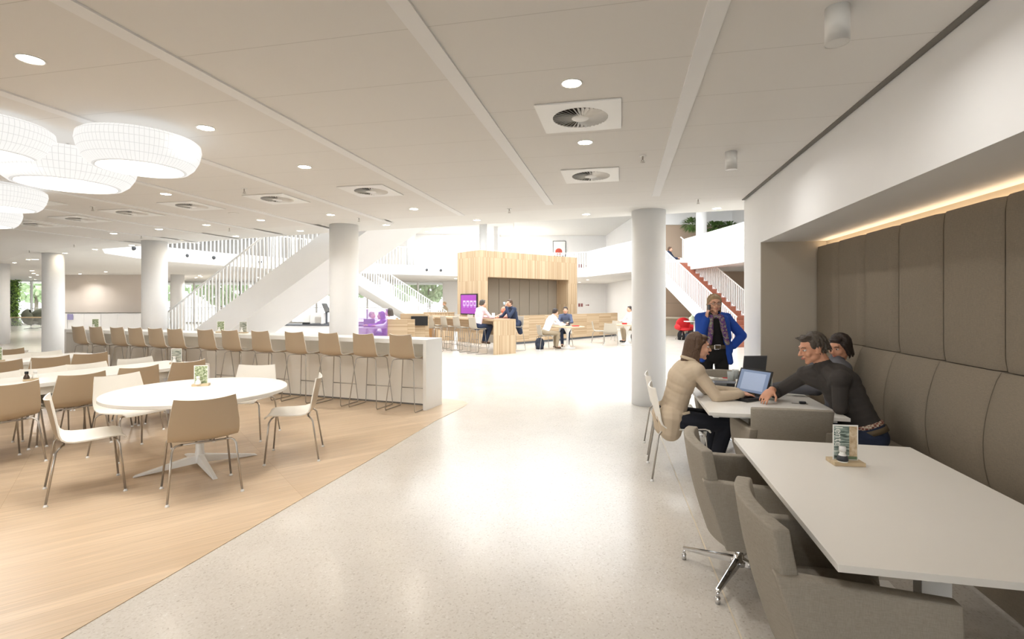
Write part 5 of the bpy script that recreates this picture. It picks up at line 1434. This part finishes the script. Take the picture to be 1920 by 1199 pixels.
def person(label, J, look, sk=skin, top=None, topname='shirt', trousers=None, shoes=None, hair=None, hairfn=None, hands=None, voxel=.006, k=1.0, female=False, sleeve=.93, gt=.012, up=(0,0,1), fine=True, collar=True, belly=0.0, visible_legs=True, brow=hair_brown, face=True, extra=None, armr=(.047,.038,.026), base=None):
    b0 = Vector(base if base else (J['hip'][0], J['hip'][1], 0))
    J = {kk: Vector(v) - b0 for kk, v in J.items()}
    t = thing('person', b0, 0, label, 'person')
    F = frame(look, up); H = J['head']
    mb = MB(); torso(mb, J, 0, k, female=female, belly=belly); add_head(mb, H, F, k, female=female)
    mb.cap(H + F @ Vector((0,-.022,-.05))*k, J['neck'] - (J['neck']-J['chest'])*.10, (.048 if female else .056)*k, .060*k)
    for s_ in 'lr':
        limb(mb, J['sh_'+s_], J['el_'+s_], J['wr_'+s_], armr[0]*k, armr[1]*k, armr[2]*k)
        if hands and hands.get(s_):
            h = hands[s_]; add_hand(mb, J['wr_'+s_], h[0], h[1], h[2], h[3] if len(h) > 3 else .4, k=k*(.95 if female else 1.03))
        if visible_legs:
            limb(mb, J['hp_'+s_], J['kn_'+s_], J['an_'+s_], .082*k, .055*k, .038*k)
            mb.cap(J['an_'+s_], J['to_'+s_], .038*k, .028*k)
    mb.organic('body', sk, t, voxel=voxel, smooth=3)
    if top:
        mb = MB(); torso(mb, J, gt, k, female=female, belly=belly)
        for s_ in 'lr': limb(mb, J['sh_'+s_], J['el_'+s_], J['wr_'+s_], armr[0]*k, armr[1]*k, armr[2]*k, g=gt, stop=sleeve)
        if collar: mb.cap(vlerp(J['neck'], H, -.1), vlerp(J['neck'], H, .08), .066*k+gt*.5, .062*k+gt*.4)
        if extra: extra(mb, J, 'top')
        tp = mb.organic(topname, top, t, voxel=voxel*1.15, smooth=5)
    if trousers and visible_legs:
        mb = MB(); g = .012
        hr = (J['hp_r'] - J['hp_l']).normalized(); nx = (J['chest']-J['hip']).normalized(); r = (hr - nx*hr.dot(nx)).normalized(); R = Matrix((r, nx.cross(r), nx)).transposed()
        mb.ell(J['hip'], (.168*k+g, .118*k+g, .11*k+g), R, 20, 12); mb.ell(J['hip'] - nx*.05, (.160*k+g, .115*k+g, .10*k+g), R, 20, 12)
        for s_ in 'lr': limb(mb, J['hp_'+s_], J['kn_'+s_], J['an_'+s_], .084*k, .057*k, .044*k, g=g, stop=.97)
        mb.organic('trousers', trousers, t, voxel=voxel*1.3, smooth=5)
    if shoes and visible_legs:
        for s_ in 'lr':
            a = J['an_'+s_]; b = J['to_'+s_]; d = (b-a); d.z = 0; d.normalize()
            mb = MB(); mb.cap(a - d*.03 - Vector((0,0,.02)), b, .044*k, .034*k); mb.box_ = None; mb.organic('shoe', shoes, t, voxel=.012, smooth=3)
    if hair and hairfn:
        mb = MB(); hairfn(mb, lambda x, y, z: H + F @ Vector((x*k, y*k, z*k)), F, k); mb.organic('hair', hair, t, voxel=max(.005, voxel*.9), smooth=3)
    if face: face_parts(t, H, F, k, sk, brow, fine=fine)
    return t, J, F
def strands(mb, P, F, k, n, z_end, seed, spread=.085, back=-.10, r=.0075):
    """wavy locks from the crown over the skull down to z_end"""
    rnd = random.Random(seed)
    for i in range(n):
        a = math.radians(-12 + 204*(i+.5)/n); ca, sa = math.cos(a), math.sin(a)       # right side, round the back, left side
        pts = []; ph = rnd.random()*6
        for j in range(9):
            f = j/8
            if f < .45:
                g = f/.45*PI/2; R = math.sin(g); x = .085*ca*R; y = -.018 - .098*sa*R; z = .046 + .088*math.cos(g)
            else:
                h = (f-.45)/.55; x = .085*ca*(1-.12*h); y = -.018 - (.098+.02*h)*sa; z = .046 + (z_end*rnd.uniform(.93,1.05)-.046)*h
            w = .006*math.sin(ph + j*1.3)*(f > .35)
            pts.append(P(x + w*sa, y + w*ca, z))
        for p_, q_ in zip(pts[:-1], pts[1:]): mb.cap(p_, q_, r*k, r*k*.92, 6)
def hair_short(mb, P, F, k):
    mb.ell(P(0,-.022,.044), (.0765*k,.090*k,.082*k), F); mb.ell(P(0,.034,.090), (.056*k,.044*k,.028*k), F); mb.ell(P(0,-.052,.004), (.069*k,.055*k,.070*k), F)
    for sx in (-1, 1): mb.ell(P(sx*.066,.014,.040), (.012*k,.026*k,.036*k), F)
    strands(mb, P, F, k, 18, -.045, 3, r=.0045)
def hair_quiff(mb, P, F, k):
    hair_short(mb, P, F, k)
    rnd = random.Random(5)
    for i in range(26):
        x = rnd.uniform(-.048,.048); y = rnd.uniform(.0,.062)
        mb.cap(P(x, y, .108 - y*.25), P(x*1.1, y+.030, .122-y*.30), .007*k, .004*k, 6)
def hair_long(mb, P, F, k):
    mb.ell(P(0,-.020,.046), (.079*k,.094*k,.083*k), F); mb.ell(P(0,.034,.090), (.056*k,.040*k,.027*k), F)
    mb.cap(P(0,-.070,.02), P(0,-.090,-.120), .058*k, .034*k); mb.cap(P(.035,-.060,.0), P(.045,-.075,-.125), .042*k, .022*k); mb.cap(P(-.035,-.060,.0), P(-.045,-.075,-.125), .042*k, .022*k)
    for sx in (-1, 1): mb.cap(P(sx*.066,.026,.060), P(sx*.078,-.026,-.005), .014*k, .020*k)
    strands(mb, P, F, k, 30, -.150, 9, r=.0085)
def hair_bob(mb, P, F, k):
    mb.ell(P(0,-.022,.044), (.082*k,.097*k,.085*k), F); mb.ell(P(0,.038,.088), (.058*k,.040*k,.027*k), F); mb.ell(P(0,-.055,-.02), (.078*k,.055*k,.080*k), F)
    for sx in (-1, 1): mb.cap(P(sx*.072,.030,.04), P(sx*.074,-.005,-.06), .014*k, .018*k)
    strands(mb, P, F, k, 24, -.095, 4, r=.007)

# ---- the woman in the beige jacket, typing
def J_(**k): return k
tz = .74
Jw = J_(hip=(1.47,4.66,.565), chest=(1.545,4.60,.90), neck=(1.625,4.59,1.055), head=(1.685,4.585,1.185),
  sh_l=(1.60,4.735,.985), sh_r=(1.615,4.43,.985), el_l=(1.79,4.66,.785), el_r=(1.76,4.36,.775), wr_l=(2.01,4.50,.793), wr_r=(1.985,4.385,.795),
  hp_l=(1.49,4.76,.53), hp_r=(1.49,4.56,.53), kn_l=(1.93,4.76,.50), kn_r=(1.91,4.52,.50), an_l=(1.86,4.80,.09), an_r=(1.80,4.54,.09), to_l=(1.99,4.80,.03), to_r=(1.93,4.53,.03))
def jacket_extra(mb, J, what):
    mb.cap(J['hip'] + Vector((-.03,-.08,-.02)), J['hip'] + Vector((-.04,-.09,-.13)), .13, .10); mb.cap(J['hip'] + Vector((-.03,.08,-.02)), J['hip'] + Vector((-.04,.09,-.13)), .13, .10)
    mb.cap(vlerp(J['neck'], J['sh_l'], .3), vlerp(J['neck'], J['sh_r'], .3), .052, .052)
t, J, F = person('woman in a beige jacket seated in profile, leaning in to type on the laptop', Jw, (.97,-.10,-.10), sk=skin, top=jacket_beige, topname='jacket', trousers=navy_cloth, shoes=black_plastic, hair=hair_brown, hairfn=hair_long, female=True,
  hands={'l': ((.9,.1,-.15),(.1,0,-1),(0,-1,0),.28), 'r': ((.93,.22,-.12),(.1,0,-1),(0,1,0),.28)}, voxel=.0055, gt=.014, extra=jacket_extra, sleeve=.95, armr=(.046,.037,.024))
mb = MB(); mb.box((-.07,-.006,-.012),(.07,.006,.012), Matrix.Translation(J['hip']+Vector((.04,-.165,.03))) @ Matrix.Rotation(-.25,4,'Y')); mb.build('pocket_flap', jacket_beige, t, bevel=.004)
mb = MB(); nk = J['neck']; n_ = 14
for i in range(n_):
    a, b_ = (math.radians(-60 + 240*(i+q)/n_ + 60) for q in (0, 1))
    mb.cap(nk + Vector((-.070*math.sin(a) - .012, .072*math.cos(a), .020 + .022*math.sin(a))), nk + Vector((-.070*math.sin(b_) - .012, .072*math.cos(b_), .020 + .022*math.sin(b_))), .016, .016, 8)
for sy in (-1, 1): mb.cap(nk + Vector((.0, sy*.074, .012)), nk + Vector((.085, sy*.050, -.130)), .017, .012, 8)
mb.organic('collar', jacket_beige, t, voxel=.006, smooth=2)
mb = MB(); mb.tube([J['wr_r'] + Vector((.108+.010*math.cos(a*PI/5),.012+.004*math.sin(a*PI/5),-.012+.010*math.sin(a*PI/5))) for a in range(10)], .002, 5, closed=True); mb.build('ring', mat('gold', rgb(212,176,98), .2, metal=1), t)

# ---- the man in the dark sweater leaning on the table
Jm = J_(hip=(2.72,3.92,.585), chest=(2.60,4.02,.94), neck=(2.50,4.06,1.075), head=(2.425,4.085,1.215),
  sh_l=(2.50,3.86,1.005), sh_r=(2.46,4.235,.985), el_l=(2.50,3.86,.785), el_r=(2.30,4.42,.80), wr_l=(2.68,4.05,.80), wr_r=(2.19,4.27,.855),
  hp_l=(2.72,3.82,.545), hp_r=(2.69,4.02,.545), kn_l=(2.30,3.80,.52), kn_r=(2.28,4.10,.52), an_l=(2.38,3.80,.09), an_r=(2.34,4.12,.09), to_l=(2.25,3.80,.03), to_r=(2.21,4.12,.03))
t, J, F = person('man in a charcoal sweater leaning on the table and reaching out with one hand', Jm, (-.93,.06,-.26), sk=skin_dark, top=sweater_dark, topname='sweater', trousers=jeans, shoes=brown_leather, hair=hair_grey, hairfn=hair_quiff,
  hands={'r': ((-.75,-.35,-.55),(-.3,.1,-1),(0,-1,0),.45), 'l': ((-.1,.9,.0),(0,0,-1),(-1,0,0),.5)}, voxel=.0055, k=1.03, gt=.013, sleeve=.62, belly=.01)
hx = (J['chest']-J['hip']).normalized()
def belt(parent, J, m, zc=.05, g=.022, name='belt', w=.018, buckle=None, rx=.166, ry=.118, h=None):
    hr = (J['hp_r'] - J['hp_l']).normalized(); nx = (J['chest']-J['hip']).normalized(); r = (hr - nx*hr.dot(nx)).normalized(); f = nx.cross(r)
    R = Matrix((r, f, nx)).transposed(); c = J['hip'] + nx*zc
    mb = MB(); prof = [(-w), (w)]; n = 40; vs = []
    for z in prof: vs += [c + R @ Vector(((rx+g)*math.cos(2*PI*i/n), (ry+g)*math.sin(2*PI*i/n), z)) for i in range(n)]
    mb.add(vs, [(i, (i+1)%n, (i+1)%n+n, i+n) for i in range(n)], True); o = mb.build(name, m, parent)
    so = o.modifiers.new('thick', 'SOLIDIFY'); so.thickness = .006
    if buckle:
        p = c + R @ Vector((0, (ry+g+.006), 0)); q = [p + R @ Vector((x, 0, z)) for x, z in ((-.035,-.026),(.035,-.026),(.035,.026),(-.035,.026))]
        mb = MB(); mb.tube([q[0],q[1],q[2],q[3]], .007, 8, closed=True); mb.build('buckle', chrome, o)
    return o
def plaid():
    m = mat('red_plaid', rgb(190,150,130), .8); nt, b = drop_colour_link(m); mp = mapping(nt)
    ck = nt.nodes.new('ShaderNodeTexChecker'); ck.inputs['Scale'].default_value = 60; ck.inputs['Color1'].default_value = rgb(206,190,170); ck.inputs['Color2'].default_value = rgb(132,78,66)
    nt.links.new(mp.outputs[0], ck.inputs['Vector']); nt.links.new(ck.outputs['Color'], b.inputs['Base Color']); return m
mb = MB(); hr = (J['hp_r'] - J['hp_l']).normalized(); nx = hx; r = (hr - nx*hr.dot(nx)).normalized(); R = Matrix((r, nx.cross(r), nx)).transposed()
mb.ell(J['hip'] - nx*-.045, (.188,.140,.050), R); mb.organic('plaid_shirt_hem', plaid(), t, voxel=.010, smooth=1)
belt(t, J, belt_mat, zc=.0, g=.026, w=.02)

# ---- the half hidden person behind him on the bench
Jh = J_(hip=(3.050,4.680,0.570), chest=(3.010,4.720,0.900), neck=(3.040,4.740,1.045), head=(3.065,4.740,1.165),
  sh_l=(2.960,4.550,0.975), sh_r=(2.960,4.900,0.975), el_l=(2.730,4.540,0.800), el_r=(2.710,4.940,0.780), wr_l=(2.470,4.620,0.800), wr_r=(2.470,4.820,0.780),
  hp_l=(3.030,4.580,0.540), hp_r=(3.030,4.780,0.540), kn_l=(2.610,4.580,0.500), kn_r=(2.610,4.800,0.500), an_l=(2.650,4.580,0.090), an_r=(2.650,4.800,0.090), to_l=(2.520,4.580,0.030), to_r=(2.520,4.800,0.030))
person('dark-haired person in a grey top, mostly hidden behind the man in the dark sweater', Jh, (-.85,-.35,-.25), sk=skin_dark, top=grey_shirt, topname='shirt', trousers=jeans, shoes=black_plastic, hair=hair_dark, hairfn=hair_bob, hands={'l': ((-1,.1,-.1),(0,0,-1),(0,1,0),.3), 'r': ((-1,-.1,-.1),(0,0,-1),(0,-1,0),.3)}, voxel=.008, gt=.012, brow=hair_dark)

# ---- the standing woman with the phone
Y0 = 6.4
Js = J_(hip=(2.545,Y0,.97), chest=(2.545,Y0+.01,1.27), neck=(2.55,Y0+.01,1.435), head=(2.550,Y0-.02,1.560),
  sh_l=(2.715,Y0+.02,1.385), sh_r=(2.385,Y0+.02,1.385), el_l=(2.895,Y0-.02,1.165), el_r=(2.34,Y0-.11,1.165), wr_l=(2.765,Y0-.05,1.03), wr_r=(2.425,Y0-.085,1.375),
  hp_l=(2.64,Y0,.92), hp_r=(2.45,Y0,.92), kn_l=(2.66,Y0-.01,.50), kn_r=(2.45,Y0+.0,.50), an_l=(2.66,Y0+.03,.09), an_r=(2.44,Y0+.03,.09), to_l=(2.68,Y0-.12,.03), to_r=(2.43,Y0-.12,.03))
t, J, F = person('standing woman in a blue cardigan and scarf, phone at her ear, hand on hip', Js, (-.12,-1,-.04), sk=skin, top=black_cloth, topname='black_top', trousers=black_cloth, shoes=black_plastic, hair=hair_blond, hairfn=hair_long, female=True,
  hands={'r': ((.12,.10,.98),(1,.1,0),(0,1,0),.55), 'l': ((-.55,.35,-.5),(-.7,.3,.4),(0,-.5,.8),.5)}, voxel=.006, sleeve=.9, gt=.010, k=.98, armr=(.044,.036,.024), collar=None)
# cardigan: sleeves, back and two open fronts
mb = MB()
for s_ in 'lr':
    limb(mb, J['sh_'+s_], J['el_'+s_], J['wr_'+s_], .046, .040, .028, g=.020, stop=.9)
    mb.cap(vlerp(J['neck'], J['sh_'+s_], .45), J['sh_'+s_], .058, .068); mb.cap(J['sh_'+s_], vlerp(J['chest'], J['sh_'+s_], .4), .072, .096)
    sx = 1 if s_ == 'l' else -1
    for a, b, r1, r2 in (((.115,1.36),(.135,1.15),.062,.050),((.135,1.15),(.150,.98),.050,.050),((.150,.98),(.165,.84),.050,.040)):
        for dy in (-.055, 0, .055):
            off = Vector((2.55-J0x, Y0-J0y, 0)) if False else Vector((0, 0, 0))
            mb.cap((sx*a[0], dy, a[1]), (sx*(b[0]+(.02 if sx > 0 else 0)), dy*1.1, b[1] + (0 if sx > 0 else .03)), r1, r2)
for z0, z1 in ((1.36,1.16),(1.16,.98)): 
    for x in (-.08, 0, .08): mb.cap((x,.085,z0), (x,.085,z1), .045, .045)
mb.organic('cardigan', blue_cardigan, t, voxel=.008, smooth=5)
# scarf
scm = mat('purple_patterned_scarf', rgb(92,60,110), .9); nt, b = drop_colour_link(scm); mp = mapping(nt)
vv = nt.nodes.new('ShaderNodeTexVoronoi'); vv.inputs['Scale'].default_value = 45; nt.links.new(mp.outputs[0], vv.inputs['Vector'])
r_ = ramp(nt, vv.outputs['Color'], [(.0, rgb(60,46,96)), (.35, rgb(112,72,132)), (.6, rgb(146,120,120)), (.85, rgb(150,160,140))]); nt.links.new(r_.outputs['Color'], b.inputs['Base Color'])
mb = MB()
for i in range(16):
    a = 2*PI*i/16; b_ = 2*PI*(i+1)/16
    mb.cap((.072*math.cos(a), .068*math.sin(a), 1.425-.022*math.sin(-a)), (.072*math.cos(b_), .068*math.sin(b_), 1.425-.022*math.sin(-b_)), .028, .028, 8)
mb.cap((-.065,-.085,1.40), (-.085,-.125,1.22), .030, .034); mb.cap((-.085,-.125,1.22), (-.095,-.12,1.08), .034, .030)
mb.cap((.065,-.085,1.40), (.080,-.125,1.25), .034, .038); mb.cap((.080,-.125,1.25), (.125,-.12,1.08), .038, .030)
mb.organic('scarf', scm, t, voxel=.009, smooth=3)
belt(t, J, belt_mat, zc=.055, g=.016, w=.024, buckle=True, rx=.150, ry=.108)
ph = thing('mobile_phone', J['wr_r'] + t.location + Vector((.040,.03,.12)), math.radians(5), 'dark mobile phone held at the standing woman\'s ear', 'phone')
mb = MB(); mb.box((-.006,-.030,-.06),(.006,.030,.06)); mb.build('body', black_plastic, ph, bevel=.004)
mb = MB(); mb.box((.0062,-.026,-.052),(.0072,.026,.052)); mb.build('screen', grey_plastic, ph)
# glasses
mb = MB()
for sx in (-1, 1):
    c = J['head'] + F @ Vector((sx*.032, .100, .010))
    mb.tube([c + F @ Vector((.024*math.cos(a*PI/8), 0, .016*math.sin(a*PI/8))) for a in range(16)], .0016, 5, closed=True)
    mb.tube([J['head'] + F @ Vector((sx*.056,.10,.014)), J['head'] + F @ Vector((sx*.078,.0,.010))], .0016, 5)
mb.tube([J['head'] + F @ Vector((-.009,.102,.014)), J['head'] + F @ Vector((.009,.102,.014))], .0016, 5)
mb.build('glasses', black_plastic, t)

# ---- people further away
def seated(label, c, fwd, seat, headz, lean=.12, arm=None, **kw):
    """c: seat point on the floor plane, fwd: facing; generic seated pose"""
    f = Vector((fwd[0], fwd[1], 0)).normalized(); r = Vector((f.y, -f.x, 0)); c = Vector((c[0], c[1], 0)); Z = Vector((0,0,1))
    hz = seat + .11; H = headz - hz; L = lean
    table = kw.pop('table', seat + .29); reach = kw.pop('reach', .42); raise_l = kw.pop('raise_l', None); raise_r = kw.pop('raise_r', None); leg = kw.pop('leg', None); turn = kw.pop('look', None)
    J = dict(hip=c + Z*hz, chest=c + f*L*.6 + Z*(hz+H*.53), neck=c + f*L*1.1 + Z*(hz+H*.80), head=c + f*(L*1.35+.02) + Z*headz,
        sh_l=c + f*L - r*.17 + Z*(hz+H*.71), sh_r=c + f*L + r*.17 + Z*(hz+H*.71),
        hp_l=c - r*.09 + Z*(hz-.03), hp_r=c + r*.09 + Z*(hz-.03), kn_l=c + f*.42 - r*.12 + Z*(seat+.06), kn_r=c + f*.42 + r*.12 + Z*(seat+.06))
    if seat > .6:
        J['an_l'] = c + f*.28 - r*.08 + Z*(.36); J['an_r'] = c + f*.26 + r*.08 + Z*(.36)
    else:
        J['an_l'] = c + f*.40 - r*.10 + Z*.09; J['an_r'] = c + f*.36 + r*.10 + Z*.09
    for s_ in 'lr': J['to_'+s_] = J['an_'+s_] + f*.14 - Z*.05
    for s_, sg in (('l', -1), ('r', 1)):
        J['el_'+s_] = c + f*(L+.18) + r*sg*.24 + Z*(table+.06); J['wr_'+s_] = c + f*(L+reach) + r*sg*.10 + Z*(table+.05)
    if raise_l: J['el_l'] = c + f*(L+.24) - r*.20 + Z*(table+.05); J['wr_l'] = J['head'] + f*.17 - r*.04 - Z*.10
    if raise_r: J['el_r'] = c + f*(L+.24) + r*.20 + Z*(table+.05); J['wr_r'] = J['head'] + f*.17 + r*.04 - Z*.10
    hd = {s_: (f + Vector((0,0,.2)) if not ((s_ == 'l' and raise_l) or (s_ == 'r' and raise_r)) else Vector((0,0,1)) - f*.2, (0,0,-1) if not ((s_ == 'l' and raise_l) or (s_ == 'r' and raise_r)) else tuple(-f), r if s_ == 'l' else -r, .5) for s_ in 'lr'}
    return person(label, J, turn or tuple(f), hands=hd, voxel=.012, fine=False, gt=.014, **kw)
hh = htp(-.20, .62)
seated('man in a pale pink shirt and jeans on a stool, elbows on the high table', (hh.x, hh.y), (HD.x*1.0, HD.y), .76, 1.52, lean=.14, top=pink_shirt, trousers=jeans, shoes=brown_leather, hair=hair_grey, hairfn=hair_short, table=1.05)
hh = htp(1.36, .75)
t, J, F = seated('man in a dark suit drinking from a cup right of the high table', (hh.x, hh.y), (-HD.x, -HD.y), .76, 1.53, lean=.16, top=suit_navy, topname='suit_jacket', trousers=suit_navy, shoes=black_plastic, hair=hair_brown, hairfn=hair_short, table=1.05, raise_l=True)
mb = MB(); mb.cap(J['hip'] + Vector((.10,.10,0)), J['hip'] + Vector((.17,.14,-.28)), .12, .09); mb.organic('jacket_tail', suit_navy, t, voxel=.014, smooth=3)
cp = thing('cup', J['wr_l'] + t.location + Vector((-.05,-.02,.05)), 0, 'pale blue cup held to the mouth by the man in the dark suit', 'cup')
mb = MB(); mb.lathe([(.0001,0),(.026,0),(.038,.09),(.035,.09),(.0001,.01)], n=20); mb.build('cup_body', mat('pale_blue_cup', rgb(190,215,228), .4), cp)
hh = htp(1.5, 1.32)
seated('bald person in a salmon top at the high table behind the man in the suit', (hh.x, hh.y), (-HD.x, -HD.y), .62, 1.30, lean=.12, sk=mat('reddish_skin', rgb(226,140,110), .5), top=orange_cloth, trousers=khaki, table=1.0)
blob('paper_cup', tuple(htp(.35, .55)) [:2] + (1.051,), (.09,.09,.18), paper, 'white paper cup between the two men on the high table', 'cup')
seated('man in a white shirt and khaki trousers seen from behind at the round table', (c1.x-.78, c1.y-.42), (.93,.35), .47, 1.23, lean=.26, top=white_shirt, trousers=khaki, shoes=brown_leather, hair=hair_dark, hairfn=hair_short, table=.76, look=(.8,.6,-.1))
t, J, F = seated('man in a slate-blue jacket sitting behind the round table holding a tablet', (c1.x+.02, c1.y+.80), (-.15,-1), .47, 1.27, lean=.10, top=suit_blue, topname='jacket', trousers=jeans, shoes=brown_leather, hair=hair_dark, hairfn=hair_short, table=.80, reach=.36, brow=hair_dark)
tb = thing('tablet', (c1.x-.03, c1.y+.30, .745), math.radians(-30), 'dark tablet propped on the round table before the man in blue', 'tablet')
mb = MB(); mb.box((-.13,-.008,0),(.13,.004,.21), Matrix.Rotation(-.45,4,'X')); mb.build('body', black_plastic, tb)
seated('person in white partly hidden behind the aisle column at the far table', (aty(1189,600,19.6).x, 19.8), (-.9,-.3), .47, 1.28, lean=.10, top=white_shirt, trousers=khaki, shoes=black_plastic, hair=hair_dark, hairfn=hair_short, table=.76)
seated('person with grey-blond hair and glasses sitting in the oak booth', (aty(744,590,14.5).x, 14.55), (-1,-.1), .47, 1.27, lean=.16, top=white_shirt, trousers=jeans, shoes=black_plastic, hair=hair_grey, hairfn=hair_bob, table=.84)
seated('person sitting behind the purple glass, tinted purple', (aty(716,600,14.9).x+.12, 14.95), (-.9,-.3), .47, 1.17, lean=.10, top=mat('violet_top', rgb(120,60,150), .8), trousers=jeans, shoes=black_plastic, hair=mat('violet_tinted_hair', rgb(96,44,120), .7), hairfn=hair_bob, table=.84)
seated('person at the left rim of the purple glass, only the head top showing', (aty(690,600,16.6).x, 16.6), (1,-.2), .47, 1.13, lean=.1, top=white_shirt, trousers=jeans, shoes=black_plastic, hair=hair_blond, hairfn=hair_short, table=.84)
seated('person in the far background standing by the windows above the low oak wall', (aty(838,580,30).x, 30), (-1,-.2), .62, 1.45, lean=.1, top=khaki, trousers=jeans, shoes=black_plastic, hair=hair_blond, hairfn=hair_short, table=.95)
# somebody at the top of the red-brown stairs
sp_ = aty(1255, 470, 23.6)
Jt = J_(hip=(sp_.x,23.6,3.5-.02+.55), chest=(sp_.x-.05,23.6,3.83+.0), neck=(sp_.x-.02,23.6,3.98), head=(sp_.x,23.6,4.03), sh_l=(sp_.x+.1,23.7,3.9), sh_r=(sp_.x+.1,23.45,3.9), el_l=(sp_.x+.2,23.7,3.7), el_r=(sp_.x+.2,23.4,3.7), wr_l=(sp_.x+.3,23.6,3.6), wr_r=(sp_.x+.3,23.4,3.6), hp_l=(sp_.x+.05,23.7,3.6), hp_r=(sp_.x+.05,23.5,3.6), kn_l=(sp_.x+.4,23.7,3.7), kn_r=(sp_.x+.4,23.5,3.7), an_l=(sp_.x+.4,23.7,3.3), an_r=(sp_.x+.4,23.5,3.3), to_l=(sp_.x+.5,23.7,3.3), to_r=(sp_.x+.5,23.5,3.3))
seated('person in dark clothes sitting at the head of the red-brown stairs', (sp_.x, 23.9), (.8,-.5), 3.42, 4.03, lean=.08, top=suit_navy, trousers=suit_navy, hair=hair_brown, hairfn=hair_short, visible_legs=False, table=3.55)
